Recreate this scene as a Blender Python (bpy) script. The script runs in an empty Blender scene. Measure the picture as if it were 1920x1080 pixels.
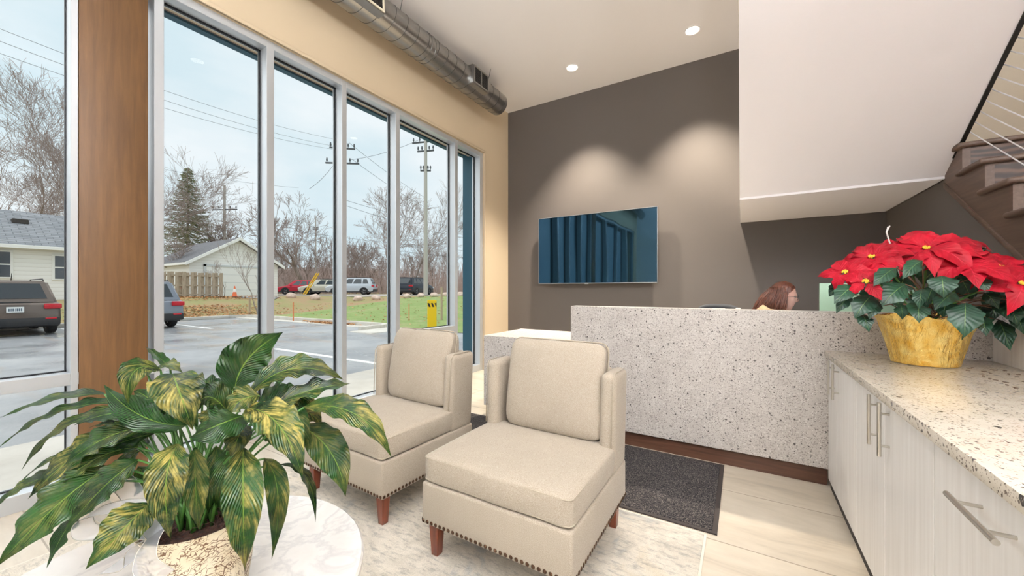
import bpy, bmesh, math, random
from mathutils import Vector, Matrix, noise
random.seed(7)
C = bpy.context.scene.collection
S = bpy.context.scene
PI = math.pi

# ------------------------------------------------------------------ camera
EYE = 1.3
FPX, YAW, HY = 718.0, math.radians(31.0), 544.0
cam_data = bpy.data.cameras.new('camera')
cam_data.sensor_width = 36.0
cam_data.lens = 36.0 * FPX / 1920.0
cam_data.shift_y = 4.0 / 1920.0
cam_data.clip_start = 0.05
cam_data.clip_end = 900
cam = bpy.data.objects.new('camera', cam_data)
cam.location = (0, 0, EYE)
cam.rotation_euler = (PI / 2, 0, YAW)
C.objects.link(cam)
S.camera = cam
S.view_settings.view_transform = 'Standard'
S.view_settings.look = 'None'
S.view_settings.gamma = 1.0
S.view_settings.use_curve_mapping = False
S.view_settings.exposure = 0.14
try:
    S.cycles.use_denoising = True
    S.cycles.max_bounces = 10
    S.cycles.diffuse_bounces = 6
    S.cycles.transparent_max_bounces = 24
    S.cycles.sample_clamp_indirect = 6.0
except Exception:
    pass

# ------------------------------------------------------------------ overcast sky
WORLD_STRENGTH = 1.0
w = bpy.data.worlds.new('overcast_sky')
S.world = w
w.use_nodes = True
nt = w.node_tree
nt.nodes.clear()
N = nt.nodes.new
L = nt.links.new
out = N('ShaderNodeOutputWorld')
bg = N('ShaderNodeBackground')
tc = N('ShaderNodeTexCoord')
mp = N('ShaderNodeMapping')
mp.inputs['Scale'].default_value = (1.0, 1.0, 2.6)
nz = N('ShaderNodeTexNoise')
nz.inputs['Scale'].default_value = 2.6
nz.inputs['Detail'].default_value = 5
nz.inputs['Roughness'].default_value = 0.5
rp = N('ShaderNodeValToRGB')
rp.color_ramp.elements[0].position = 0.36
rp.color_ramp.elements[0].color = (0.65, 0.78, 0.84, 1)
rp.color_ramp.elements[1].position = 0.62
rp.color_ramp.elements[1].color = (0.83, 0.88, 0.91, 1)
bg.inputs['Strength'].default_value = WORLD_STRENGTH
L(tc.outputs['Generated'], mp.inputs['Vector'])
L(mp.outputs['Vector'], nz.inputs['Vector'])
L(nz.outputs['Fac'], rp.inputs['Fac'])
L(rp.outputs['Color'], bg.inputs['Color'])
L(bg.outputs['Background'], out.inputs['Surface'])

# weak sun behind the cloud cover, very soft
sd = bpy.data.lights.new('cloud_sun', 'SUN')
sd.energy = 2.3
sd.angle = math.radians(120)
sd.color = (1.0, 0.97, 0.93)
so = bpy.data.objects.new('cloud_sun', sd)
so.rotation_euler = (math.radians(20), 0, math.radians(-60))
so.location = (-10, 0, 30)
C.objects.link(so)

# ------------------------------------------------------------------ helpers
CY, SY = math.cos(YAW), math.sin(YAW)
FWD = Vector((-SY, CY, 0))
RGT = Vector((CY, SY, 0))

def spot(px, py, d):
    """point at depth d metres along the view axis (real distance, real size)"""
    return Vector((0, 0, EYE)) + (RGT * ((px - 960) / FPX) + FWD + Vector((0, 0, 1)) * ((HY - py) / FPX)) * d

def px_per_metre(p, u):
    """how long one metre along u looks at point p"""
    def pr(q):
        q = q - Vector((0, 0, EYE)); d = q.dot(FWD)
        return Vector((q.dot(RGT) / d, q.z / d)) * FPX
    return (pr(p + u * 0.01) - pr(p)).length / 0.01

def plan(px, d):
    p = spot(px, HY, d)
    return p.x, p.y

def lin(h):
    h = h.lstrip('#')
    r = []
    for i in (0, 2, 4):
        c = int(h[i:i + 2], 16) / 255
        r.append(c / 12.92 if c <= 0.04045 else ((c + 0.055) / 1.055) ** 2.4)
    return (r[0], r[1], r[2], 1.0)

class M:
    """small node-material builder"""
    def __init__(self, name, col, rough=0.6, metal=0.0, spec=0.5):
        m = bpy.data.materials.new(name)
        m.use_nodes = True
        self.m = m
        self.t = m.node_tree
        self.b = self.t.nodes['Principled BSDF']
        c = lin(col) if isinstance(col, str) else col
        self.b.inputs['Base Color'].default_value = c
        self.b.inputs['Roughness'].default_value = rough
        self.b.inputs['Metallic'].default_value = metal
        self.b.inputs['Specular IOR Level'].default_value = spec
        self.tc = None
    def n(self, kind, **kw):
        x = self.t.nodes.new('ShaderNode' + kind)
        for k, v in kw.items():
            if k in x.inputs:
                x.inputs[k].default_value = v
            else:
                setattr(x, k, v)
        return x
    def l(self, a, b):
        self.t.links.new(a, b)
    def coord(self, scale=(1, 1, 1), kind='Object', rot=(0, 0, 0), loc=(0, 0, 0)):
        if self.tc is None:
            self.tc = self.n('TexCoord')
        mp = self.n('Mapping')
        mp.inputs['Scale'].default_value = scale
        mp.inputs['Rotation'].default_value = rot
        mp.inputs['Location'].default_value = loc
        self.l(self.tc.outputs[kind], mp.inputs['Vector'])
        return mp.outputs['Vector']
    def noise(self, vec, scale, detail=3, rough=0.5, dist=0.0):
        x = self.n('TexNoise')
        x.inputs['Scale'].default_value = scale
        x.inputs['Detail'].default_value = detail
        x.inputs['Roughness'].default_value = rough
        x.inputs['Distortion'].default_value = dist
        self.l(vec, x.inputs['Vector'])
        return x.outputs['Fac']
    def ramp(self, fac, stops):
        x = self.n('ValToRGB')
        cr = x.color_ramp
        while len(cr.elements) < len(stops):
            cr.elements.new(0.5)
        for e, (p, c) in zip(cr.elements, stops):
            e.position = p
            e.color = lin(c) if isinstance(c, str) else (c, c, c, 1)
        self.l(fac, x.inputs['Fac'])
        return x.outputs['Color']
    def mix(self, fac, a, b, mode='MIX'):
        x = self.n('Mix')
        x.data_type = 'RGBA'
        x.blend_type = mode
        for sock, v in ((x.inputs[0], fac), (x.inputs[6], a), (x.inputs[7], b)):
            if hasattr(v, 'is_linked'):
                self.l(v, sock)
            elif isinstance(v, str):
                sock.default_value = lin(v)
            else:
                sock.default_value = v
        return x.outputs[2]
    def math(self, op, a, b=0.0):
        x = self.n('Math')
        x.operation = op
        for i, v in enumerate((a, b)):
            if hasattr(v, 'is_linked'):
                self.l(v, x.inputs[i])
            else:
                x.inputs[i].default_value = v
        return x.outputs[0]
    def sep(self, vec):
        x = self.n('SeparateXYZ')
        self.l(vec, x.inputs[0])
        return x.outputs
    def color(self, sock):
        self.l(sock, self.b.inputs['Base Color'])
        return self
    def rough(self, sock):
        self.l(sock, self.b.inputs['Roughness'])
        return self
    def bump(self, h, strength=0.3, dist=0.01):
        x = self.n('Bump')
        x.inputs['Strength'].default_value = strength
        x.inputs['Distance'].default_value = dist
        self.l(h, x.inputs['Height'])
        self.l(x.outputs['Normal'], self.b.inputs['Normal'])
        return self

def bm_new():
    return bmesh.new()

def merge(bm, t):
    me = bpy.data.meshes.new('tmp')
    t.to_mesh(me)
    t.free()
    bm.from_mesh(me)
    bpy.data.meshes.remove(me)

def box(bm, x0, x1, y0, y1, z0, z1, r=0.0, seg=2, mi=0, mtx=None):
    t = bmesh.new()
    bmesh.ops.create_cube(t, size=1.0)
    for v in t.verts:
        v.co = Vector(((x0 + x1) / 2 + v.co.x * (x1 - x0), (y0 + y1) / 2 + v.co.y * (y1 - y0), (z0 + z1) / 2 + v.co.z * (z1 - z0)))
    if r > 0:
        bmesh.ops.bevel(t, geom=t.edges[:], offset=r, segments=seg, affect='EDGES', profile=0.5)
    for f in t.faces:
        f.material_index = mi
    if mtx is not None:
        t.transform(mtx)
    merge(bm, t)
    return bm

def prism(bm, pts, axis, a, b, r=0.0, seg=2, mi=0):
    """2-D polygon extruded along axis from a to b"""
    def co(p, h):
        if axis == 'x': return (h, p[0], p[1])
        if axis == 'y': return (p[0], h, p[1])
        return (p[0], p[1], h)
    t = bmesh.new()
    v0 = [t.verts.new(co(p, a)) for p in pts]
    v1 = [t.verts.new(co(p, b)) for p in pts]
    n = len(pts)
    t.faces.new(v0)
    t.faces.new(list(reversed(v1)))
    for i in range(n):
        t.faces.new((v0[i], v1[i], v1[(i + 1) % n], v0[(i + 1) % n]))
    bmesh.ops.recalc_face_normals(t, faces=t.faces[:])
    if r > 0:
        bmesh.ops.bevel(t, geom=t.edges[:], offset=r, segments=seg, affect='EDGES', profile=0.5)
    for f in t.faces:
        f.material_index = mi
    merge(bm, t)
    return bm

def tube(bm, pts, rad, n=8, cap=True, mi=0):
    pts = [Vector(p) for p in pts]
    if not hasattr(rad, '__len__'):
        rad = [rad] * len(pts)
    rings = []
    prev = None
    for i, p in enumerate(pts):
        if i == 0: d = pts[1] - pts[0]
        elif i == len(pts) - 1: d = pts[-1] - pts[-2]
        else: d = pts[i + 1] - pts[i - 1]
        d = d.normalized() if d.length > 1e-9 else Vector((0, 0, 1))
        if prev is None:
            u = d.orthogonal().normalized()
        else:
            u = prev - d * prev.dot(d)
            u = u.normalized() if u.length > 1e-6 else d.orthogonal().normalized()
        prev = u
        v = d.cross(u)
        rings.append([bm.verts.new(p + (u * math.cos(2 * PI * k / n) + v * math.sin(2 * PI * k / n)) * rad[i]) for k in range(n)])
    for a, b in zip(rings, rings[1:]):
        for k in range(n):
            f = bm.faces.new((a[k], a[(k + 1) % n], b[(k + 1) % n], b[k]))
            f.material_index = mi
    if cap:
        for r_, rev in ((rings[0], True), (rings[-1], False)):
            f = bm.faces.new(list(reversed(r_)) if rev else r_)
            f.material_index = mi
    return bm

def lathe(bm, prof, n=32, cx=0, cy=0, mi=0, wob=None, closed=False):
    rings = []
    for j, (r, z) in enumerate(prof):
        ring = []
        for k in range(n):
            a = 2 * PI * k / n
            rr = r * (wob(a, j) if wob else 1)
            ring.append(bm.verts.new((cx + rr * math.cos(a), cy + rr * math.sin(a), z)))
        rings.append(ring)
    for a, b in zip(rings, rings[1:]):
        for k in range(n):
            f = bm.faces.new((a[k], a[(k + 1) % n], b[(k + 1) % n], b[k]))
            f.material_index = mi
    if closed:
        bm.faces.new(list(reversed(rings[0])))
        bm.faces.new(rings[-1])
    return bm

def ball(bm, c, r, sx=1, sy=1, sz=1, u=16, v=10, mi=0):
    t = bmesh.new()
    bmesh.ops.create_uvsphere(t, u_segments=u, v_segments=v, radius=r)
    for q in t.verts:
        q.co = Vector((c[0] + q.co.x * sx, c[1] + q.co.y * sy, c[2] + q.co.z * sz))
    for f in t.faces:
        f.material_index = mi
    merge(bm, t)
    return bm

def bezier(a, m, b, t):
    """quadratic through the mid point m at t=.5"""
    a, m, b = Vector(a), Vector(m), Vector(b)
    c = m * 2 - (a + b) * 0.5
    return a * (1 - t) ** 2 + c * 2 * t * (1 - t) + b * t * t

def obj(name, bm, mat, parent=None, smooth=35, world=False, kind=None, label=None, keep=False):
    me = bpy.data.meshes.new(name)
    bm.normal_update()
    bm.to_mesh(me)
    bm.free()
    for m in (mat if isinstance(mat, (list, tuple)) else [mat]):
        me.materials.append(m.m if isinstance(m, M) else m)
    if smooth is not None:
        for p in me.polygons:
            p.use_smooth = True
        if smooth < 180:
            me.set_sharp_from_angle(angle=math.radians(smooth))
    o = bpy.data.objects.new(name, me)
    C.objects.link(o)
    if parent is not None:
        o.parent = parent
        if world:
            me.transform(Matrix.Translation(-root_loc(parent)))
    if kind: o['kind'] = kind
    if label: o['label'] = label
    return o

def root_loc(o):
    p = Vector(o.location)
    while o.parent is not None:
        o = o.parent
        p = p + Vector(o.location)
    return p

def thing(name, label, cat, loc=(0, 0, 0), rot=0, group=None):
    o = bpy.data.objects.new(name, None)
    o.empty_display_size = 0.05
    o.location = loc
    o.rotation_euler = (0, 0, rot)
    C.objects.link(o)
    o['label'] = label
    o['category'] = cat
    if group: o['group'] = group
    return o

def tag(o, label, cat, group=None, kind=None):
    o['label'] = label
    o['category'] = cat
    if group: o['group'] = group
    if kind: o['kind'] = kind
    return o

def struct(name, bm, mat, smooth=35, parent=None):
    o = obj(name, bm, mat, parent, smooth)
    if parent is None: o['kind'] = 'structure'
    return o

def sroot(name):
    o = bpy.data.objects.new(name, None)
    C.objects.link(o)
    o['kind'] = 'structure'
    return o

def dup(root, loc, rot=None, label=None, group=None, scale=None):
    r = root.copy()
    C.objects.link(r)
    r.location = loc
    if rot is not None: r.rotation_euler = (0, 0, rot)
    if scale is not None: r.scale = (scale, scale, scale)
    if label: r['label'] = label
    if group: r['group'] = group
    for ch in list(root.children):
        c = ch.copy()
        C.objects.link(c)
        c.parent = r
        for g in list(ch.children):
            d = g.copy()
            C.objects.link(d)
            d.parent = c
    return r

# ------------------------------------------------------------------ materials
def mk_paint(name, col, rough=0.75):
    m = M(name, col, rough, 0, 0.3)
    m.bump(m.noise(m.coord(), 180, 2), 0.05, 0.002)
    return m

beige_paint = mk_paint('beige_paint', '#cdbb9f')
white_paint = mk_paint('white_paint', '#ebe8e8')
ceiling_paint = mk_paint('ceiling_paint', '#e8e4e2')
taupe_paint = mk_paint('taupe_paint', '#5f5955', 0.6)
soffit_paint = mk_paint('soffit_paint', '#f1eef1')
cream_paint = mk_paint('cream_paint', '#e8dfd0')

alu = M('anodised_aluminium', '#c6cbd0', 0.36, 0.55)
gasket = M('black_gasket', '#0e1016', 0.5)
black_steel = M('black_steel', '#14110f', 0.5)
steel = M('brushed_steel', '#c9c5bd', 0.28, 1.0)
chrome_wire = M('steel_cable', '#eceef2', 0.3, 0.3)

def mk_glass(name, tint=(0.95, 0.975, 0.98, 1), refl=0.9):
    m = bpy.data.materials.new(name)
    m.use_nodes = True
    t = m.node_tree
    t.nodes.clear()
    o = t.nodes.new('ShaderNodeOutputMaterial')
    tr = t.nodes.new('ShaderNodeBsdfTransparent')
    tr.inputs['Color'].default_value = tint
    gl = t.nodes.new('ShaderNodeBsdfGlossy')
    gl.inputs['Roughness'].default_value = 0.0
    fr = t.nodes.new('ShaderNodeFresnel')
    fr.inputs['IOR'].default_value = 1.45
    mu = t.nodes.new('ShaderNodeMath')
    mu.operation = 'MULTIPLY'
    mu.inputs[1].default_value = refl
    mx = t.nodes.new('ShaderNodeMixShader')
    t.links.new(fr.outputs[0], mu.inputs[0])
    t.links.new(mu.outputs[0], mx.inputs[0])
    t.links.new(tr.outputs[0], mx.inputs[1])
    t.links.new(gl.outputs[0], mx.inputs[2])
    t.links.new(mx.outputs[0], o.inputs['Surface'])
    return m
pane_glass = mk_glass('window_glass', refl=0.45)

def mk_wood(name, stops, axis='z', stretch=14, scale=3.0, rough=0.45, bump=0.05, dist=0.6):
    m = M(name, stops[0][1], rough)
    sc = {'x': (1, stretch, stretch), 'y': (stretch, 1, stretch), 'z': (stretch, stretch, 1)}[axis]
    v = m.coord(sc)
    a = m.noise(v, scale, 6, 0.6, dist)
    m.color(m.ramp(a, stops))
    m.bump(a, bump, 0.004)
    return m

column_wood = M('stained_maple', '#8a5c36', 0.5)
v1 = column_wood.coord((16, 16, 1.2))
a1 = column_wood.noise(v1, 2.0, 5, 0.6, 0.4)
c1 = column_wood.ramp(a1, [(0.3, '#5a3d20'), (0.7, '#704f2b')])
a2 = column_wood.noise(column_wood.coord((3, 3, 1.2)), 1.3, 4, 0.6)
c2 = column_wood.ramp(a2, [(0.3, 0.72), (0.7, 1.0)])
column_wood.color(column_wood.mix(0.8, c1, c2, 'MULTIPLY'))

walnut_kick = mk_wood('walnut_laminate', [(0.25, '#3a2318'), (0.5, '#4f3224'), (0.75, '#5f4030')], 'x', 18, 2.2, 0.45)
stair_oak = M('dark_stained_oak', '#4a3429', 0.4)
so_v = stair_oak.coord((0.9, 1.0, 2.2))
so_w = stair_oak.n('TexWave')
so_w.bands_direction = 'Z'
so_w.inputs['Scale'].default_value = 3.4
so_w.inputs['Distortion'].default_value = 9.0
so_w.inputs['Detail'].default_value = 3.0
so_w.inputs['Detail Scale'].default_value = 0.9
stair_oak.l(so_v, so_w.inputs['Vector'])
stair_oak.color(stair_oak.ramp(so_w.outputs['Fac'], [(0.1, '#2b1d17'), (0.5, '#43302a'), (0.9, '#5c4539')]))
stair_board = mk_wood('dark_stained_board', [(0.25, '#4a3930'), (0.5, '#5a473c'), (0.75, '#675347')], 'y', 20, 2.0, 0.45)

white_wood = mk_wood('white_woodgrain_laminate', [(0.25, '#dfdbd7'), (0.55, '#eae7e4'), (0.8, '#f2f0ee')], 'z', 26, 1.6, 0.42, 0.03, 0.2)
shadow_gap = M('dark_gap', '#3c3733', 0.8)

def mk_terrazzo(name, base1, base2, chips, density=1.0, rough=0.35, stretch=(1, 1, 1)):
    m = M(name, base1, rough)
    v = m.coord(stretch)
    a = m.noise(v, 9, 4, 0.6)
    col = m.ramp(a, [(0.35, base1), (0.65, base2)])
    for (scale, thr, c, seed) in chips:
        vo = m.n('TexVoronoi')
        vo.inputs['Scale'].default_value = scale
        vo.inputs['Randomness'].default_value = 1.0
        vv = m.coord(stretch, loc=(seed, seed * 1.7, seed * 0.6))
        # ragged chips: warp the lookup slightly
        nn = m.n('TexNoise')
        nn.inputs['Scale'].default_value = scale * 1.6
        m.l(vv, nn.inputs['Vector'])
        wv = m.n('VectorMath')
        wv.operation = 'MULTIPLY_ADD'
        m.l(nn.outputs['Color'], wv.inputs[0])
        wv.inputs[1].default_value = (0.5 / scale,) * 3
        m.l(vv, wv.inputs[2])
        m.l(wv.outputs[0], vo.inputs['Vector'])
        d = vo.outputs['Distance']
        s = m.sep(vo.outputs['Color'])
        # chip radius differs from cell to cell; many cells have none
        rad = m.math('MULTIPLY', m.math('SUBTRACT', s[0], 1 - thr * density), 0.55 / max(thr * density, 0.05))
        fac = m.math('LESS_THAN', d, rad)
        col = m.mix(fac, col, c)
    m.color(col)
    return m
terrazzo = mk_terrazzo('terrazzo_panel', '#bcb6b1', '#c9c4bf', [(95, 0.45, '#a8a19c', 1.3), (150, 0.40, '#7a7370', 5.1), (78, 0.13, '#4b4644', 9.4), (230, 0.35, '#857e7a', 3.3), (140, 0.3, '#dad6d2', 7.7)])
quartz = mk_terrazzo('speckled_quartz_top', '#cfc5b4', '#dbd2c4', [(110, 0.35, '#b9ac9a', 2.2), (100, 0.22, '#6d6258', 4.4), (52, 0.08, '#3f3a36', 8.8), (190, 0.3, '#9a8f83', 6.1)], 1.0, 0.18)

def mk_fabric(name, c1, c2, c3):
    m = M(name, c1, 0.9, 0, 0.15)
    v = m.coord((1, 1, 1))
    a = m.noise(v, 420, 2, 0.7)
    b = m.noise(v, 5, 3, 0.6)
    w_ = m.n('TexWave')
    w_.bands_direction = 'X'
    w_.inputs['Scale'].default_value = 26
    w_.inputs['Distortion'].default_value = 1.2
    w_.inputs['Detail'].default_value = 2
    m.l(v, w_.inputs['Vector'])
    c = m.ramp(a, [(0.3, c1), (0.55, c2), (0.8, c3)])
    c = m.mix(0.12, c, m.ramp(b, [(0.3, 0.4), (0.7, 1.0)]), 'MULTIPLY')
    m.color(m.mix(0.02, c, w_.outputs['Color'], 'MULTIPLY'))
    m.bump(a, 0.25, 0.002)
    try:
        m.b.inputs['Sheen Weight'].default_value = 0.15
    except Exception:
        pass
    return m
linen = mk_fabric('oatmeal_linen', '#85796a', '#aa9f90', '#c3baab')
cherry = mk_wood('cherry_stain', [(0.3, '#4d2012'), (0.55, '#6b3019'), (0.8, '#7d3d22')], 'z', 12, 3, 0.3)
nail_bronze = M('antique_nailhead', '#4a3526', 0.35, 0.8)
piping = mk_fabric('linen_piping', '#968b7a', '#a89e8d', '#b8ae9e')

marble = M('white_marble', '#efebe5', 0.16)
ma = marble.noise(marble.coord((1, 1, 1)), 2.6, 6, 0.6, 1.6)
marble.color(marble.ramp(ma, [(0.32, '#d2cecb'), (0.47, '#dad7d3'), (0.52, '#c6c3c2'), (0.57, '#dbd8d4'), (0.8, '#d3cec9')]))
brass = M('aged_brass', '#b08d4f', 0.3, 1.0)

# floor tile: 1.2 x 0.6 porcelain with soft streaks along x
tile = M('porcelain_tile', '#c9bfae', 0.28)
tv = tile.coord((0.55, 3.2, 1))
ta = tile.noise(tv, 1.5, 6, 0.62, 0.7)
tb = tile.noise(tile.coord((2, 5, 1)), 4, 4, 0.6)
tcol = tile.ramp(ta, [(0.28, '#a79d8e'), (0.46, '#c6bba9'), (0.62, '#d0c6b5'), (0.8, '#b8ac9b')])
tcol = tile.mix(0.25, tcol, tile.ramp(tb, [(0.3, 0.7), (0.7, 1.0)]), 'MULTIPLY')
br = tile.n('TexBrick')
br.inputs['Color1'].default_value = (1, 1, 1, 1)
br.inputs['Color2'].default_value = (0.94, 0.94, 0.94, 1)
br.inputs['Mortar'].default_value = (0.50, 0.47, 0.43, 1)
br.inputs['Scale'].default_value = 1.0
br.inputs['Mortar Size'].default_value = 0.004
br.inputs['Brick Width'].default_value = 1.2
br.inputs['Row Height'].default_value = 0.6
br.offset = 0.0
tile.l(tile.coord((1, 1, 1), loc=(0.5, 0.15, 0)), br.inputs['Vector'])
tile.color(tile.mix(1.0, tcol, br.outputs['Color'], 'MULTIPLY'))

# rug
rug_m = M('distressed_rug', '#c9c3b8', 0.95, 0, 0.1)
rv = rug_m.coord((1, 1, 1))
r1 = rug_m.noise(rv, 2.4, 6, 0.7, 0.6)
r2 = rug_m.noise(rug_m.coord((5, 16, 1)), 2.2, 5, 0.75)
r3 = rug_m.noise(rv, 260, 2, 0.7)
rc = rug_m.ramp(r1, [(0.30, '#9fa3a6'), (0.42, '#c8c1b4'), (0.55, '#ded7ca'), (0.68, '#d2c6b0'), (0.80, '#aeb0b0')])
rc = rug_m.mix(rug_m.ramp(r2, [(0.50, 0.0), (0.64, 0.6)]), rc, '#8b8986')
rc = rug_m.mix(0.35, rc, rug_m.ramp(r3, [(0.3, 0.45), (0.7, 1.0)]), 'MULTIPLY')
rug_m.color(rc)
rug_m.bump(rug_m.math('ADD', rug_m.math('MULTIPLY', r2, 1.0), r3), 0.6, 0.004)
rug_edge = M('rug_binding', '#d9d2c5', 0.9)

mat_m = M('charcoal_mat', '#3d3a3c', 0.95, 0, 0.1)
mv = mat_m.coord()
m1 = mat_m.noise(mv, 170, 2, 0.8)
m2 = mat_m.noise(mv, 3.0, 4, 0.6)
mc = mat_m.ramp(m1, [(0.38, '#1d1c1f'), (0.52, '#3c393b'), (0.66, '#7a736c')])
mat_m.color(mat_m.mix(0.5, mc, mat_m.ramp(m2, [(0.3, 0.55), (0.7, 1.0)]), 'MULTIPLY'))
mat_m.bump(m1, 0.8, 0.004)
mat_edge = M('rubber_edge', '#2b2320', 0.7)

galv = M('galvanised_steel', '#9a9a98', 0.27, 1.0)
ga = galv.noise(galv.coord((1, 1, 1)), 14, 4, 0.6)
galv.color(galv.ramp(ga, [(0.3, '#969695'), (0.7, '#a19f9c')]))
galv.b.inputs['Roughness'].default_value = 0.3
galv_dark = M('galvanised_seam', '#5d5d5d', 0.35, 1.0)
register_white = M('register_cream', '#d9cfb8', 0.45)
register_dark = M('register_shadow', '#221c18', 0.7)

screen_m = M('glossy_dark_screen', '#02060a', 0.03, 0, 0.9)
screen_m.b.inputs['Specular Tint'].default_value = (0.28, 0.66, 1.0, 1)
screen_m.b.inputs['IOR'].default_value = 1.7
sv = screen_m.coord((1.1, 1, 0.15))
screen_m.bump(screen_m.noise(sv, 2.2, 1, 0.4), 0.12, 0.03)
tv_black = M('tv_black_plastic', '#0c0c0e', 0.4)
silver_trim = M('silver_trim', '#b8bbbf', 0.3, 0.9)

def mk_emit(name, col, strength):
    m = M(name, col, 0.5)
    m.b.inputs['Emission Color'].default_value = lin(col)
    m.b.inputs['Emission Strength'].default_value = strength
    return m
lamp_glow = mk_emit('lamp_glow', '#fff0d8', 9.0)
canopy_glow = mk_emit('canopy_lamp_glow', '#ffcf9a', 1.6)
teal_metal = M('teal_cladding', '#1f5468', 0.5, 0.1)
canopy_paint = M('canopy_soffit', '#8f7a72', 0.7)

# ------------------------------------------------------------------ room shell
XW, YB, CEIL = -3.63, 5.855, 4.476      # window wall face, back wall face, ceiling
XR = 1.39                               # dark wall under the stair
YF = -4.2                               # room's other end
XE = 2.62                               # outer wall beyond the stair
GX0, GX1 = -3.755, -3.735               # glass

bm = bm_new(); box(bm, -3.95, 4.6, YF - 0.2, YB + 0.2, -0.12, 0.0)
struct('floor', bm, tile)
bm = bm_new()
box(bm, -3.95, -0.04, YF - 0.2, YB + 0.2, CEIL, CEIL + 0.15)
box(bm, -0.04, 4.6, YF - 0.2, 0.75, CEIL, CEIL + 0.15)
box(bm, XE, 4.6, 0.75, YB + 0.2, CEIL, CEIL + 0.15)
struct('ceiling', bm, ceiling_paint)
bm = bm_new(); box(bm, -0.3, XE + 0.2, 0.5, YB + 0.2, 7.0, 7.15)
struct('ceiling_stairwell', bm, ceiling_paint)
bm = bm_new()
box(bm, -0.19, -0.04, 0.75, YB, CEIL + 0.15, 7.0); box(bm, -0.19, XE + 0.15, 0.6, 0.75, CEIL + 0.15, 7.0)
struct('wall_stairwell', bm, cream_paint)

HEAD = 3.535
bm = bm_new()
box(bm, -3.93, -3.60, YF - 0.2, 5.115, HEAD, CEIL)
box(bm, -3.795, -3.60, 5.115, YB, 0.0, CEIL)
box(bm, -3.93, -3.60, YF - 0.2, -3.6, 0.0, HEAD)
struct('wall_left', bm, beige_paint)
bm = bm_new()
box(bm, -3.93, XR, YB, YB + 0.15, 0.0, CEIL)
struct('wall_back', bm, taupe_paint)
bm = bm_new()
box(bm, XR, XE, YB, YB + 0.15, 0.0, 7.0); box(bm, -0.04, XR, YB, YB + 0.15, CEIL, 7.0)
struct('wall_back_stair', bm, cream_paint)
bm = bm_new(); box(bm, XE, XE + 0.15, 0.75, YB + 0.15, 0.0, 7.0)
struct('wall_stair_side', bm, cream_paint)
bm = bm_new()
prism(bm, [(YB, 0.0), (YB, 2.184), (4.376, 2.184), (4.376, 2.15), (2.2, 0.70), (1.16, 0.0)], 'x', XR, XR + 0.10)
struct('wall_right', bm, taupe_paint)
bm = bm_new(); box(bm, 4.45, 4.6, YF, 0.75, 0.0, CEIL); box(bm, XE + 0.15, 4.6, 0.75, 0.9, 0, CEIL)
struct('wall_right_far', bm, white_paint)
bm = bm_new(); box(bm, -3.6, 4.6, YF - 0.2, YF, 0.0, CEIL)
struct('wall_front', bm, white_paint)
bm = bm_new()
box(bm, -3.60, -3.585, 5.13, YB, 0.0, 0.10, 0.003)
struct('baseboard_left', bm, white_paint)
bm = bm_new()
box(bm, -3.615, -3.585, -3.6, 5.135, HEAD, HEAD + 0.035, 0.006)
box(bm, -3.615, -3.585, 5.11, 5.14, 0.0, HEAD, 0.006)
struct('trim_1', bm, beige_paint)

# ---- storefront glazing
ZH = 3.47
mull = [(-3.58, -3.50), (-2.55, -2.48), (-1.50, -1.43), (-0.42, -0.35), (0.636, 0.669), (1.038, 1.092), (1.798, 1.862), (2.546, 2.604), (3.281, 3.349), (4.407, 4.475), (5.035, 5.112)]
RAILS = {0, 1, 2, 3, 4, 8}              # panes that have a rail at 0.76 m
for i in range(len(mull) - 1):
    a, b = mull[i][1], mull[i + 1][0]
    r = sroot('window_%d' % (i + 1))
    fr = bm_new()
    box(fr, -3.79, XW, mull[i][0], mull[i][1], 0.0, HEAD, 0.002, 1)
    if i == len(mull) - 2:
        box(fr, -3.79, XW, mull[-1][0], mull[-1][1], 0.0, HEAD, 0.002, 1)
    if i == 4:
        box(fr, -3.79, XW - 0.01, a, 1.0, 3.44, HEAD)
    box(fr, -3.79, XW, a, b, ZH, HEAD, 0.002, 1)
    box(fr, -3.79, XW, a, b, 0.0, 0.10, 0.002, 1)
    if i in RAILS:
        box(fr, -3.79, XW, a, b, 0.70, 0.775, 0.002, 1)
    obj('frame', fr, alu, r)
    gk = bm_new()
    for (p, q) in ([(0.10, 0.70), (0.775, ZH)] if i in RAILS else [(0.10, ZH)]):
        if i == 4: continue
        gw = 0.006 if i < 4 else 0.014
        box(gk, -3.755, -3.735, a, a + 0.006, p, q); box(gk, -3.755, -3.735, b - gw, b, p, q)
        box(gk, -3.755, -3.735, a, b, p, p + 0.008); box(gk, -3.755, -3.735, a, b, q - 0.014, q)
    if i == 4: box(gk, -3.755, -3.735, a, b, 0.10, 0.106)
    obj('gasket', gk, gasket, r)
    gp = bm_new()
    for (p, q) in ([(0.10, 0.70), (0.775, ZH)] if i in RAILS else [(0.10, ZH)]):
        v = [gp.verts.new(c) for c in ((GX1, a + 0.01, p), (GX1, b - 0.01, p), (GX1, b - 0.01, q), (GX1, a + 0.01, q))]
        gp.faces.new(v)
    obj('glass_pane', gp, pane_glass, r, None)

bm = bm_new(); box(bm, -3.80, -3.622, 0.671, 1.003, 0.0, HEAD - 0.001, 0.004)
box(bm, -3.66, -3.615, 0.671, 1.003, HEAD - 0.001, CEIL, 0.004)
tag(struct('column', bm, column_wood), 'wide brown stained wooden column between the two left windows', 'column')

# ---- landing, upper flight and its white soffit
SL = 0.665
bm = bm_new()
prism(bm, [(YB, 2.184), (4.376, 2.184), (4.376, 2.205), (0.72, 2.205 + SL * 3.656), (0.72, 2.205 + SL * 3.656 + 0.20), (4.43, 2.375), (YB, 2.375)], 'x', -0.02, XR - 0.01)
struct('ceiling_under_stair', bm, soffit_paint)

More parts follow.
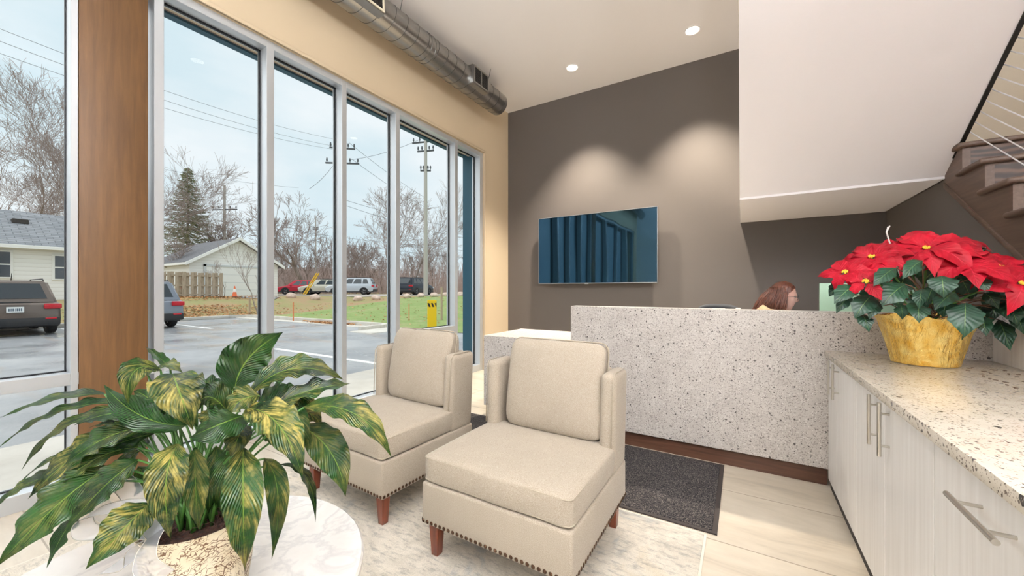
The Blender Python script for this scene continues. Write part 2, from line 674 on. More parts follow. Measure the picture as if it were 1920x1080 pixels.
# ------------------------------------------------------------------ staircase
st = thing('staircase', 'dark oak staircase with cable railing rising at right edge', 'staircase', (2.0, 3.0, 0))
RISE, RUN = 0.203, 0.305
treads = []
for k in range(0, 8):
    z = 2.375 - RISE * k
    yf = 4.06 - RUN * (k - 0.0) if k else 4.06
    treads.append((yf, z))
# treads: k = 0 is the landing edge; each has a bullnose front and a left return
for k, (yf, z) in enumerate(treads):
    yb = yf + RUN + (0.06 if k else 1.5)
    t = bm_new()
    box(t, XR - 0.045, XE - 0.005, yf, min(yb, YB - 0.005), z - 0.038, z, 0.016, 3)
    obj('tread', t, stair_board, st, world=True)
    if k < 7:
        rz = bm_new(); box(rz, XR + 0.031, XE - 0.005, yf + 0.032, yf + 0.05, z - RISE, z - 0.038)
        obj('riser', rz, stair_oak, st, world=True)
# cut stringer on the left face
pts = [(4.37, 2.145)]
pts.append((4.37, 2.337))
for k, (yf, z) in enumerate(treads):
    pts.append((yf + 0.03, z - 0.038))
    pts.append((yf + 0.03, z - RISE - 0.038))
pts.append((treads[-1][0] + 0.03, 0.12 + 0.0))
ylast = treads[-1][0] + 0.03
pts[-1] = (ylast, 2.145 - SL * (4.37 - ylast) - 0.0)
sg = bm_new(); prism(sg, pts, 'x', XR - 0.012, XR + 0.03)
obj('stringer', sg, stair_board, st, world=True)
sb = bm_new()
prism(sb, [(4.372, 2.11), (4.372, 2.150), (ylast, 2.150 - SL * (4.372 - ylast)), (ylast, 2.11 - SL * (4.372 - ylast))], 'x', XR - 0.022, XR + 0.03, 0.004)
obj('stringer_molding', sb, stair_board, st, world=True)
# black edge bar of the upper flight and its newel
eb = bm_new()
zu = lambda y: 2.205 + SL * (4.376 - y)
prism(eb, [(4.22, zu(4.22) - 0.01), (0.8, zu(0.8) - 0.01), (0.8, zu(0.8) + 0.15), (4.22, zu(4.22) + 0.15)], 'x', XR - 0.02, XR + 0.004)
obj('edge_bar', eb, black_steel, st, world=True)
for i in range(9):
    z0 = 2.375 + 0.065 + i * 0.092
    cb = bm_new()
    y1, y0 = 4.35, 1.7
    tube(cb, [(XR + 0.015, y1, z0 + SL * (y1 - 4.06)), (XR + 0.015, y0, z0 + SL * (y0 - 4.06))], 0.0035, 6)
    obj('cable', cb, chrome_wire, st, world=True)
for y in (4.36, 1.7):
    nb = bm_new(); zb = 2.375 if y > 4 else 0.75
    box(nb, XR + 0.0, XR + 0.03, y - 0.02, y + 0.02, zb, zb + 1.3)
    obj('post', nb, black_steel, st, world=True)
hr = bm_new(); tube(hr, [(XR + 0.015, 4.36, 3.62), (XR + 0.015, 1.7, 3.62 - SL * 2.66)], 0.02, 10)
obj('handrail', hr, black_steel, st, world=True)

# ------------------------------------------------------------------ air duct
DX, DZ, DR = -3.25, 4.185, 0.162
du = thing('air_duct', 'round spiral galvanised air duct hanging below ceiling by windows', 'air duct', (DX, 2.0, DZ))
bm = bm_new()
ys = [-3.9 + i * 0.05 for i in range(int((5.0 + 3.9) / 0.05) + 1)]
pts = [(DX, y, DZ) for y in ys]
tube(bm, pts, DR, 40)
obj('duct_body', bm, galv, du, world=True)
bm = bm_new()
pitch = 0.165
for i in range(53):
    y0 = -3.8 + i * pitch
    ring = []
    seg = 36
    for k in range(seg + 1):
        a = 2 * PI * k / seg
        ring.append((DX + (DR + 0.001) * math.cos(a), y0 + pitch * k / seg, DZ + (DR + 0.001) * math.sin(a)))
    if y0 + pitch < 5.0:
        tube(bm, ring, 0.0026, 5)
obj('spiral_seam', bm, galv_dark, du, world=True)
for y in (3.35, 3.42, 1.2):
    bm = bm_new(); tube(bm, [(DX, y - 0.012, DZ), (DX, y + 0.012, DZ)], DR + 0.005, 40)
    obj('joint_band', bm, galv, du, world=True)
for y in (4.55, 2.9):
    bm = bm_new(); tube(bm, [(DX + DR * 0.7, y, DZ + DR * 0.7), (DX + 0.16, y, CEIL - 0.002)], 0.004, 6)
    obj('hanger_wire', bm, galv_dark, du, world=True)
ang = math.radians(-4)
def register(y, length, lab, cream, h):
    Rm = Matrix.Translation((DX, y, DZ)) @ Matrix.Rotation(-ang, 4, 'Y')
    s = bm_new()
    # saddle collar from the duct out to the flange
    box(s, DR * 0.55, DR + 0.028, -length / 2 - 0.03, length / 2 + 0.03, -h - 0.02, h + 0.02, 0.004, 1, mtx=Rm)
    c = obj('register_collar', s, galv, du, world=True)
    f = bm_new()
    x0, x1 = DR + 0.028, DR + 0.042
    bw = 0.022
    box(f, x0, x1, -length / 2 - 0.02, length / 2 + 0.02, h - bw + 0.012, h + 0.012, 0.003, 1, mtx=Rm)
    box(f, x0, x1, -length / 2 - 0.02, length / 2 + 0.02, -h - 0.012, -h + bw - 0.012, 0.003, 1, mtx=Rm)
    for e in (-1, 1):
        box(f, x0, x1, e * (length / 2 + 0.02 - bw / 2) - bw / 2, e * (length / 2 + 0.02 - bw / 2) + bw / 2, -h, h, 0.003, 1, mtx=Rm)
    box(f, x0, x1 - 0.003, -0.008, 0.008, -h, h, 0, 1, mtx=Rm)
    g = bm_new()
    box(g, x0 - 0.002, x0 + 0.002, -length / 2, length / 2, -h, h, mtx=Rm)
    vn = bm_new()
    nv = int(length / 0.017)
    for i in range(nv):
        yy = -length / 2 + (i + 0.5) * length / nv
        box(vn, x0 + 0.002, x1 - 0.005, yy - 0.0025, yy + 0.0025, -h, h, mtx=Rm)
    for i in range(9):
        zz = -h + (i + 0.5) * 2 * h / 9
        box(vn, x0 + 0.003, x1 - 0.006, -length / 2, length / 2, zz - 0.002, zz + 0.002, mtx=Rm)
    fr = obj('register_frame', f, register_white if cream else galv, du, world=True, label=lab)
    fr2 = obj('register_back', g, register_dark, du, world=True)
    obj('register_vanes', vn, register_dark if cream else galv_dark, du, world=True)
ang = math.radians(0)
register(4.27, 0.30, None, False, 0.105)
ang = math.radians(4)
register(2.33, 0.52, 'cream framed register grille', True, 0.135)

# ------------------------------------------------------------------ recessed downlights
def downlight(x, y, label, energy, col=(1.0, 0.89, 0.74)):
    t = thing('recessed_downlight', label, 'ceiling light', (x, y, CEIL))
    tr = bm_new()
    lathe(tr, [(0.094, 0.0), (0.094, -0.006), (0.080, -0.008), (0.074, -0.002), (0.074, 0.0)], 32)
    obj('trim_ring', tr, white_paint, t)
    ln = bm_new(); lathe(ln, [(0.0005, -0.0035), (0.040, -0.0035), (0.0745, -0.002)], 32)
    obj('lens', ln, lamp_glow, t)
    ld = bpy.data.lights.new('downlight', 'SPOT')
    ld.energy = energy
    ld.spot_size = math.radians(84)
    ld.spot_blend = 0.7
    ld.color = col
    ld.shadow_soft_size = 0.07
    lo = bpy.data.objects.new('downlight_lamp', ld)
    lo.location = (0, 0, -0.02)
    lo.parent = t
    C.objects.link(lo)
LAMP = 1100.0
LAMP_ROOM = 40.0
downlight(-2.08, 5.13, 'round recessed downlight nearer the air duct', LAMP)
downlight(-0.52, 5.15, 'round recessed downlight nearer the white stair soffit', LAMP)
for i, (x, y) in enumerate([(-2.08, 2.4), (-1.0, 2.3), (-2.08, 0.6), (-0.60, 0.6), (-2.08, -1.7), (-0.6, -1.7), (1.2, -0.2), (1.2, -2.2), (3.2, -1.2)]):
    downlight(x, y, 'round recessed downlight in the lounge ceiling, row ' + ['over chairs, window side', 'over chairs, stair side', 'over coffee table, window side', 'over coffee table, stair side', 'behind coffee table, window side', 'behind coffee table, stair side', 'over the near cabinet end', 'beyond the near cabinet end', 'by the far white wall'][i], LAMP_ROOM, (1.0, 0.96, 0.90))

# added unseen uplights that brighten the ceiling, shaped as suspended fixtures
def fill_uplight(x, y, label):
    t = thing('added_uplight', label, 'added light', (x, y, 3.0))
    b = bm_new(); box(b, x - 0.06, x + 0.06, y - 0.75, y + 0.75, 2.97, 3.03, 0.006, 2); obj('added_uplight_housing', b, black_steel, t, 35, True)
    b = bm_new(); box(b, x - 0.045, x + 0.045, y - 0.73, y + 0.73, 3.031, 3.034); obj('added_uplight_diffuser', b, lamp_glow, t, 35, True)
    for yy in (-0.6, 0.6):
        b = bm_new(); tube(b, [(x, y + yy, 3.03), (x, y + yy, CEIL)], 0.003, 6); obj('cable', b, chrome_wire, t, 35, True)
    ld = bpy.data.lights.new('added_fill_light', 'AREA')
    ld.shape = 'RECTANGLE'; ld.size = 0.09; ld.size_y = 1.46
    ld.energy = UPLIGHT
    ld.color = (0.92, 0.965, 1.0)
    lo = bpy.data.objects.new('fill_lamp', ld)
    lo.location = (0, 0, 0.04); lo.rotation_euler = (PI, 0, 0); lo.parent = t
    C.objects.link(lo)
UPLIGHT = 360.0
fill_uplight(0.4, -1.5, 'added black linear fill uplight behind the viewer, window side')
fill_uplight(1.8, -1.5, 'added black linear fill uplight behind the viewer, middle')
fill_uplight(3.2, -1.5, 'added black linear fill uplight behind the viewer, far side')

# ------------------------------------------------------------------ rug and mat
def sheet(name, x0, x1, y0, y1, z0, h, mat, edge, ew, label, cat):
    t = thing(name, label, cat, ((x0 + x1) / 2, (y0 + y1) / 2, z0))
    a = bm_new(); box(a, x0 + ew, x1 - ew, y0 + ew, y1 - ew, z0, z0 + h, 0.002, 1)
    obj('pile', a, mat, t, world=True)
    b = bm_new()
    for q in ((x0, x0 + ew, y0, y1), (x1 - ew, x1, y0, y1), (x0 + ew, x1 - ew, y0, y0 + ew), (x0 + ew, x1 - ew, y1 - ew, y1)):
        box(b, q[0], q[1], q[2], q[3], z0, z0 + h * 0.8, 0.001, 1)
    obj('edge_binding', b, edge, t, world=True)
    return t
sheet('area_rug', -2.93, -0.16, -0.6, 2.275, 0.0, 0.009, rug_m, rug_edge, 0.012, 'distressed cream and grey area rug under the armchairs', 'rug')
sheet('floor_mat', -2.62, -0.113, 2.295, 3.235, 0.0, 0.010, mat_m, mat_edge, 0.025, 'charcoal ribbed entrance mat before the reception desk', 'mat')

# ------------------------------------------------------------------ armchairs
def cushion(dx, dy, dz, puff, crown, p=24.0):
    """upholstered slab: rounded edges, crowned faces; local x,y,z centred"""
    t = bmesh.new()
    bmesh.ops.create_cube(t, size=1.0)
    bmesh.ops.subdivide_edges(t, edges=t.edges[:], cuts=18, use_grid_fill=True)
    for v in t.verts:
        x, y, z = v.co.x * 2, v.co.y * 2, v.co.z * 2
        # push towards a superellipsoid to round the edges
        n = (abs(x) ** p + abs(y) ** p + abs(z) ** p) ** (1 / p)
        x, y, z = x / n, y / n, z / n
        cx, cy, cz = (1 - x * x), (1 - y * y), (1 - z * z)
        X = x * dx / 2 * (1 + puff * cy * cz / dx)
        Y = y * dy / 2 * (1 + puff * cx * cz / dy)
        Z = z * dz / 2 + (1 if z > 0 else -1) * abs(z) * crown * (max(cx, 0) ** 0.6) * (max(cy, 0) ** 0.6) * 0.5
        wv = noise.noise(Vector((X * 5, Y * 5, Z * 5))) * 0.004
        v.co = Vector((X + wv, Y + wv, Z + wv))
    return t

def welt(bm, dx, dy, z, rc=0.03, rad=0.0035):
    pts = []
    for (sx, sy, a0) in ((1, 1, 0), (-1, 1, 90), (-1, -1, 180), (1, -1, 270)):
        for k in range(6):
            a = math.radians(a0 + 90 * k / 5)
            pts.append((sx * (dx / 2 - rc) + rc * math.cos(a), sy * (dy / 2 - rc) + rc * math.sin(a), z))
    pts.append(pts[0])
    tube(bm, pts, rad, 6, cap=False)

def armchair(loc, rot, label, group):
    c = thing('slipper_armchair', label, 'armchair', loc, rot, group)
    W, D = 0.785, 0.765
    base = bm_new()
    box(base, -W / 2, W / 2, 0, D, 0.158, 0.362, 0.014, 3)
    obj('seat_base', base, linen, c, 40)
    sc = cushion(W - 0.012, 0.63, 0.125, 0.02, 0.04)
    sc.transform(Matrix.Translation((0, 0.006 + 0.315, 0.428)))
    s = obj('seat_cushion', sc, linen, c, 180)
    wl = bm_new()
    welt(wl, W - 0.016, 0.626, 0.4795, 0.025); welt(wl, W - 0.016, 0.626, 0.3765, 0.025)
    bmesh.ops.translate(wl, verts=wl.verts[:], vec=(0, 0.321, 0))
    obj('welt', wl, piping, s, 180)
    # wrap-around back: two short wings and the back between them
    bk = bm_new()
    for sx in (-1, 1):
        x0, x1 = (W / 2 - 0.085, W / 2) if sx > 0 else (-W / 2, -W / 2 + 0.085)
        t = bmesh.new()
        box(t, x0, x1, D - 0.235, D, 0.345, 0.865, 0.036, 5)
        for v in t.verts:
            # wings lean back and flare a little with height
            k = (v.co.z - 0.345) / 0.52
            v.co.y += 0.02 * k
            v.co.x += sx * 0.008 * k
        merge(bk, t)
    box(bk, -W / 2 + 0.07, W / 2 - 0.07, D - 0.05, D + 0.018, 0.345, 0.862, 0.026, 4)
    obj('wing_back', bk, linen, c, 40)
    for sx in (-1, 1):
        sw = bm_new()
        for xx in (W / 2 - 0.012,):
            tube(sw, [(sx * xx, D - 0.236, 0.50), (sx * (xx + 0.006), D - 0.218, 0.835), (sx * (xx + 0.006), D - 0.19, 0.864), (sx * (xx + 0.006), D - 0.02, 0.866)], 0.0028, 6)
        obj('seam_piping', sw, piping, c, 180)
    pl = cushion(0.60, 0.52, 0.10, -0.03, 0.10, 9.0)
    for v in pl.verts:
        # pinch the corners of the pillow
        k = (abs(v.co.x) / 0.275) ** 4 * (abs(v.co.y) / 0.25) ** 4
        v.co.z *= 1 - 0.35 * min(k, 1)
    pl.transform(Matrix.Translation((0.026, D - 0.125, 0.745)) @ Matrix.Rotation(math.radians(80), 4, 'X'))
    p = obj('back_pillow', pl, linen, c, 180)
    pw = bm_new(); welt(pw, 0.598, 0.518, 0.0, 0.05, 0.004)
    pw.transform(Matrix.Translation((0.026, D - 0.125, 0.745)) @ Matrix.Rotation(math.radians(80), 4, 'X'))
    obj('welt', pw, piping, p, 180)
    for (x, y) in ((-W / 2 + 0.055, 0.05), (W / 2 - 0.055, 0.05), (-W / 2 + 0.055, D - 0.05), (W / 2 - 0.055, D - 0.05)):
        lg = bmesh.new()
        box(lg, x - 0.028, x + 0.028, y - 0.028, y + 0.028, 0.0, 0.16, 0.003, 1)
        for v in lg.verts:
            if v.co.z < 0.08:
                v.co.x = x + (v.co.x - x) * 0.68
                v.co.y = y + (v.co.y - y) * 0.68
        obj('leg', lg, cherry, c, 35)
    nl = bm_new()
    per = []
    n = 30
    for k in range(n):
        f = (k + 0.5) / n
        per += [(-W / 2 + f * W, 0, 'y', -1), (W / 2, f * D, 'x', 1), (-W / 2, f * D, 'x', -1)]
    for (x, y, ax, s_) in per:
        t = bmesh.new()
        bmesh.ops.create_uvsphere(t, u_segments=8, v_segments=5, radius=0.0095)
        for v in t.verts:
            if ax == 'y': v.co = Vector((x + v.co.x, y + v.co.y * 0.45 - 0.001, 0.176 + v.co.z))
            else: v.co = Vector((x + v.co.x * 0.45 + s_ * 0.001, y + v.co.y, 0.176 + v.co.z))
        merge(nl, t)
    obj('nailhead_trim', nl, nail_bronze, c, 180)
    return c
armchair((-0.945, 1.368, 0.009), math.radians(-0.3), 'oatmeal linen armchair in front of the tall terrazzo desk', 'armchairs on the rug')
armchair((-2.045, 1.415, 0.009), math.radians(-2.2), 'oatmeal linen armchair beside the windows, partly behind the peace lily', 'armchairs on the rug')

# ------------------------------------------------------------------ coffee table
TX, TY, TR, TZ = -1.372, 0.432, 0.500, 0.46
ct = thing('coffee_table', 'round white marble coffee table under the peace lily', 'table', (TX, TY, 0.009))
bm = bm_new()
lathe(bm, [(0.001, TZ), (TR - 0.006, TZ), (TR, TZ - 0.006), (TR, TZ - 0.024), (TR - 0.006, TZ - 0.03), (0.001, TZ - 0.03)], 96, TX, TY)
obj('tabletop', bm, marble, ct, 30, True)
bm = bm_new()
lathe(bm, [(0.001, TZ - 0.03), (0.2, TZ - 0.031), (0.06, TZ - 0.09), (0.045, 0.25), (0.06, 0.06), (0.22, 0.024), (0.23, 0.009), (0.001, 0.009)], 48, TX, TY)
obj('pedestal', bm, brass, ct, 30, True)

# ------------------------------------------------------------------ base cabinets and worktop
CX0, CX1 = 0.486, 1.205
YD = 3.235                              # front of the desk panel
def bar_handle(parent, p0, p1, off, axis):
    b = bm_new()
    p0, p1 = Vector(p0), Vector(p1)
    o = Vector((-off, 0, 0))
    tube(b, [p0 + o, p1 + o], 0.0068, 14)
    d = (p1 - p0)
    for f in (0.2, 0.8):
        q = p0 + d * f
        tube(b, [q, q + o], 0.0045, 10)
    return obj('handle', b, steel, parent, 40, True)

def cabinet(y0, y1, doors, drawer, label):
    t = thing('base_cabinet', label, 'cabinet', ((CX0 + CX1) / 2, (y0 + y1) / 2, 0), 0, 'white woodgrain base cabinets under the quartz worktop')
    b = bm_new(); box(b, CX0 + 0.02, CX1, y0, y1, 0.06, 0.862)
    obj('carcass', b, white_wood, t, 35, True)
    k = bm_new(); box(k, CX0 + 0.012, CX1, y0, y1, 0.0, 0.06)
    obj('toe_kick', k, shadow_gap, t, 35, True)
    for (a, c_, hy) in doors:
        d = bm_new(); box(d, CX0, CX0 + 0.019, a + 0.0015, c_ - 0.0015, 0.062, 0.858, 0.0015, 1)
        o = obj('door', d, white_wood, t, 35, True)
        if hy is not None:
            bar_handle(o, (CX0, hy, 0.655), (CX0, hy, 0.862), 0.03, 'z')
    for (a, c_, z0, z1) in drawer:
        d = bm_new(); box(d, CX0, CX0 + 0.019, a + 0.0015, c_ - 0.0015, z0, z1, 0.0015, 1)
        o = obj('drawer', d, white_wood, t, 35, True)
        m_ = (a + c_) / 2
        zz = (z0 + z1) / 2 if z1 - z0 < 0.4 else z1 - 0.07
        bar_handle(o, (CX0, m_ - 0.11, zz), (CX0, m_ + 0.11, zz), 0.045, 'y')
    return t
cabinet(2.51, 3.232, [(2.972, 3.230, 3.035), (2.512, 2.970, 2.905)], [], 'white woodgrain base cabinet touching the terrazzo desk')
cabinet(1.613, 2.509, [(2.068, 2.507, 2.150), (1.615, 2.066, 2.010)], [], 'white woodgrain base cabinet with paired handles, middle of the row')
cabinet(0.95, 1.611, [], [(0.952, 1.609, 0.062, 0.858)], 'white woodgrain cabinet with horizontal bar pull, nearest the viewer')
cabinet(0.2, 0.948, [(0.575, 0.946, 0.64), (0.202, 0.573, 0.51)], [], 'white woodgrain base cabinet at the near end, outside the frame')
bm = bm_new(); box(bm, CX0 - 0.02, CX1 + 0.0, 0.18, 3.233, 0.864, 0.902, 0.003, 2)
tag(obj('worktop', bm, quartz), 'speckled beige quartz worktop over the white cabinets', 'worktop')
bm = bm_new(); box(bm, CX1 + 0.002, XR - 0.024, 0.1, 3.233, 0.0, 1.12, 0.002, 1)
tag(obj('back_panel', bm, white_wood), 'white woodgrain panel standing behind the quartz worktop', 'panel')

# ------------------------------------------------------------------ reception desk
rd = thing('reception_desk', 'tall speckled terrazzo reception desk with lower side block', 'desk', (-0.2, 3.6, 0))
bm = bm_new()
box(bm, -1.325, XR - 0.026, YD, YD + 0.13, 0.118, 1.158, 0.003, 1)
obj('front_panel', bm, terrazzo, rd, 35, True)
bm = bm_new()
box(bm, -2.285, -1.327, YD + 0.0, 4.02, 0.118, 0.835, 0.003, 1)
obj('side_block', bm, terrazzo, rd, 35, True)
bm = bm_new()
box(bm, -1.30, CX0 - 0.002, YD + 0.03, YD + 0.12, 0.0, 0.117)
box(bm, -2.25, -1.3, YD + 0.035, 3.98, 0.0, 0.117)
obj('toe_kick', bm, walnut_kick, rd, 35, True)
bm = bm_new(); box(bm, -1.326, XR - 0.03, YD + 0.131, 4.02, 0.72, 0.75, 0.002, 1)
obj('work_surface', bm, white_wood, rd, 35, True)

# ------------------------------------------------------------------ television
tvx0, tvx1, tvz0, tvz1, TVY = -2.906, -1.024, 1.405, 2.487, 5.70
tv = thing('television', 'large wall mounted flat television with dark glossy screen', 'television', (-1.965, TVY, 1.4))
bm = bm_new(); box(bm, tvx0, tvx1, TVY, TVY + 0.045, tvz0, tvz1, 0.004, 2)
obj('casing', bm, tv_black, tv, 35, True)
bm = bm_new()
t = bmesh.new(); bmesh.ops.create_grid(t, x_segments=60, y_segments=30, size=0.5)
for v in t.verts:
    x = v.co.x * (tvx1 - tvx0 - 0.016) - 1.965
    z = v.co.y * (tvz1 - tvz0 - 0.02) + (tvz0 + tvz1) / 2
    v.co = Vector((x, TVY - 0.002, z))
merge(bm, t)
for f in bm.faces:
    f.normal_update()
    if f.normal.y > 0: f.normal_flip()
obj('screen', bm, screen_m, tv, 180, True)
bm = bm_new()
box(bm, tvx0, tvx1, TVY - 0.006, TVY, tvz1 - 0.006, tvz1); box(bm, tvx0, tvx1, TVY - 0.006, TVY, tvz0, tvz0 + 0.009)
box(bm, tvx0, tvx0 + 0.005, TVY - 0.006, TVY, tvz0, tvz1); box(bm, tvx1 - 0.005, tvx1, TVY - 0.006, TVY, tvz0, tvz1)
bz = obj('bezel', bm, silver_trim, tv, 35, True)
bm = bm_new(); box(bm, -2.10, -2.04, TVY - 0.009, TVY - 0.0062, tvz0 - 0.010, tvz0 + 0.008, 0.001, 1)
obj('logo_tab', bm, silver_trim, tv, 35, True)
bm = bm_new(); box(bm, -2.25, -1.65, TVY + 0.045, YB - 0.004, 1.75, 2.15)
obj('wall_bracket', bm, black_steel, tv, 35, True)

# ------------------------------------------------------------------ leaf tools
def leaf_mat(name, dark, mid, pale, n_veins, vein_slope, rough=0.3, bump=0.5, vein_col=None, streak=1.0):
    """vein-following colour; a per-object value sets pale streaks, painted warm-light glints on the lily"""
    m = M(name, mid, rough, 0, 0.5)
    uv = m.n('UVMap')
    s = m.sep(uv.outputs['UV'])
    u = m.math('ABSOLUTE', m.math('SUBTRACT', s[0], 0.5))            # 0 at midrib .. 0.5 at margin
    ph = m.math('MULTIPLY', m.math('SUBTRACT', s[1], m.math('MULTIPLY', m.math('POWER', u, 0.8), vein_slope)), n_veins)
    nz_ = m.noise(m.coord((1, 1, 1)), 16, 3, 0.6)
    ph = m.math('ADD', ph, m.math('MULTIPLY', nz_, 1.1))
    wv = m.math('SINE', m.math('MULTIPLY', ph, 2 * PI))
    stripe = m.math('MULTIPLY', m.math('ADD', wv, 1.0), 0.5)
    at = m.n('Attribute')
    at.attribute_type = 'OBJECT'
    at.attribute_name = 'glint_tone'
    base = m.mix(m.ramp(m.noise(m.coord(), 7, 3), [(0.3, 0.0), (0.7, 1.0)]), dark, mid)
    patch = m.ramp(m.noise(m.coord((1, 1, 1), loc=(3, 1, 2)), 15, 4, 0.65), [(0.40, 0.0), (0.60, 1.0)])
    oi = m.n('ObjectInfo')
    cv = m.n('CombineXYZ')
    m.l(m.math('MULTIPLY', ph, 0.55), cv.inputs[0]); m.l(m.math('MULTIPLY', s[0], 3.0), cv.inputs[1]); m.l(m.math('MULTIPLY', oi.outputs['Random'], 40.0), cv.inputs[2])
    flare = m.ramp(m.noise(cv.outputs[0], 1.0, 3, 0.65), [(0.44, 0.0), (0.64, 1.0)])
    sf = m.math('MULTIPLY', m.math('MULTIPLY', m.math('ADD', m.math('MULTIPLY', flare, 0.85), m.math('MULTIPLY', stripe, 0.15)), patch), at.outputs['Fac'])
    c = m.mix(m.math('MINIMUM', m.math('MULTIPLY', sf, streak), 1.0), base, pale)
    rib = m.math('LESS_THAN', u, 0.014)
    c = m.mix(m.math('MULTIPLY', rib, 0.8), c, vein_col or pale)
    m.color(c)
    m.bump(stripe, bump, 0.0025)
    m.b.inputs['Subsurface Weight'].default_value = 0.0
    # thin leaf: some light passes through
    tl = m.n('BsdfTranslucent')
    m.l(c, tl.inputs['Color'])
    mx = m.n('MixShader')
    mx.inputs[0].default_value = 0.26
    outn = [n_ for n_ in m.t.nodes if n_.type == 'OUTPUT_MATERIAL'][0]
    m.l(m.b.outputs[0], mx.inputs[1])
    m.l(tl.outputs[0], mx.inputs[2])
    m.l(mx.outputs[0], outn.inputs['Surface'])
    return m
lily_leaf = leaf_mat('peace_lily_leaf', '#0b2410', '#214a19', '#aea056', 19, 0.62, 0.22, 0.7, '#6f8a3a', 1.5)  # pale streaks are warm lamp glints painted into the leaf colour
poin_leaf = leaf_mat('poinsettia_leaf', '#0e2a1e', '#1f4a33', '#4a7548', 8, 0.45, 0.4, 0.35, '#6d8a4e', 0.5)
bract_m = leaf_mat('poinsettia_bract', '#7a0414', '#b80a26', '#cf2140', 8, 0.45, 0.5, 0.35, '#c42a42', 0.6)
bract_m.b.inputs['Specular IOR Level'].default_value = 0.25
stem_green = M('green_stem', '#3f6b2c', 0.45)
stem_brown = M('woody_stem', '#6b4a35', 0.7)
soil = M('potting_soil', '#3a221a', 0.95)
soil.color(soil.ramp(soil.noise(soil.coord(), 90, 4, 0.7), [(0.35, '#1f120d'), (0.6, '#4a2b20'), (0.8, '#6d4535')]))
soil.bump(soil.noise(soil.coord(), 120, 3), 1.0, 0.01)

def prof_lily(t):
    pts = [(0, 0.06), (0.08, 0.42), (0.2, 0.80), (0.35, 0.99), (0.48, 0.98), (0.62, 0.82), (0.76, 0.54), (0.87, 0.26), (0.94, 0.10), (1.0, 0.0)]
    for (a, x), (b, y) in zip(pts, pts[1:]):
        if t <= b:
            return x + (y - x) * (t - a) / (b - a)
    return 0
def prof_bract(t):
    pts = [(0, 0.05), (0.1, 0.35), (0.25, 0.75), (0.42, 1.0), (0.58, 0.92), (0.75, 0.6), (0.9, 0.22), (1.0, 0.0)]
    for (a, x), (b, y) in zip(pts, pts[1:]):
        if t <= b:
            return x + (y - x) * (t - a) / (b - a)
    return 0
def prof_poin(t):
    w_ = prof_bract(t)
    # a tooth or two on each margin
    return w_ * (1 + 0.10 * math.exp(-((t - 0.36) / 0.05) ** 2) + 0.12 * math.exp(-((t - 0.62) / 0.045) ** 2) - 0.08 * math.exp(-((t - 0.5) / 0.05) ** 2))

def leaf_mesh(base, mid, tip, hw, face, prof, cup=0.25, wave=0.05, waves=5, nt_=22, ns=10, seed=0, twist=0.0):
    """blade along the curve base-mid-tip; 'face' is the direction its upper side looks to"""
    bm = bmesh.new()
    uvl = bm.loops.layers.uv.new('UVMap')
    rows = []
    face = Vector(face).normalized()
    for i in range(nt_ + 1):
        t = i / nt_
        p = bezier(base, mid, tip, t)
        d = (bezier(base, mid, tip, min(t + 0.02, 1)) - bezier(base, mid, tip, max(t - 0.02, 0))).normalized()
        f = face - d * face.dot(d)
        f = f.normalized() if f.length > 1e-4 else d.orthogonal()
        if twist:
            f = Matrix.Rotation(twist * (t - 0.3), 3, d) @ f
        side = d.cross(f).normalized()
        w_ = hw * prof(t)
        row = []
        for j in range(ns + 1):
            s = -1 + 2 * j / ns
            ph = seed * 1.7 + (0.0 if s < 0 else 1.9)
            rip = wave * hw * (abs(s) ** 2.0) * math.sin(t * waves * 2 * PI + ph) * math.sin(PI * min(max(t, 0), 1))
            lift = cup * w_ * (abs(s) ** 1.4) + rip
            row.append((bm.verts.new(p + side * (s * w_) + f * lift), (0.5 + s / 2, t)))
        rows.append(row)
    for a, b in zip(rows, rows[1:]):
        for j in range(ns):
            q = (a[j], a[j + 1], b[j + 1], b[j])
            fc = bm.faces.new([x[0] for x in q])
            for lp, x in zip(fc.loops, q):
                lp[uvl].uv = x[1]
    return bm

# ------------------------------------------------------------------ peace lily
PX_, PY_ = -1.300, 0.470
lily = thing('peace_lily', 'peace lily with long drooping leaves in cream floral pot on marble table', 'potted plant', (PX_, PY_, TZ))
pot_m = M('embossed_cream_pot', '#d9cfb6', 0.45)
pv = pot_m.coord((1, 1, 0.8))
wn = pot_m.n('TexNoise')
wn.inputs['Scale'].default_value = 14
wn.inputs['Detail'].default_value = 1
pot_m.l(pv, wn.inputs['Vector'])
wva = pot_m.n('VectorMath'); wva.operation = 'MULTIPLY_ADD'
pot_m.l(wn.outputs['Color'], wva.inputs[0]); wva.inputs[1].default_value = (0.06, 0.06, 0.06); pot_m.l(pv, wva.inputs[2])
ve = pot_m.n('TexVoronoi')
ve.feature = 'DISTANCE_TO_EDGE'
ve.inputs['Scale'].default_value = 58
pot_m.l(wva.outputs[0], ve.inputs['Vector'])
vw = pot_m.n('TexWave')
vw.wave_type = 'RINGS'
vw.inputs['Scale'].default_value = 46
vw.inputs['Distortion'].default_value = 9
vw.inputs['Detail'].default_value = 1.0
vw.inputs['Detail Scale'].default_value = 2.2
pot_m.l(pv, vw.inputs['Vector'])
edge = pot_m.ramp(ve.outputs['Distance'], [(0.02, 1.0), (0.07, 0.0)])
curl = pot_m.ramp(vw.outputs['Fac'], [(0.10, 1.0), (0.22, 0.0)])
gate = pot_m.ramp(pot_m.noise(pv, 26, 2), [(0.42, 0.0), (0.50, 1.0)])
mask = pot_m.math('MAXIMUM', pot_m.math('MULTIPLY', edge, pot_m.ramp(pot_m.noise(pv, 40, 2), [(0.46, 0.0), (0.52, 1.0)])), pot_m.math('MULTIPLY', curl, gate))
cr_ = pot_m.ramp(pot_m.noise(pv, 9, 4), [(0.3, '#cfc0a0'), (0.55, '#e0d6be'), (0.8, '#c9c4b8')])
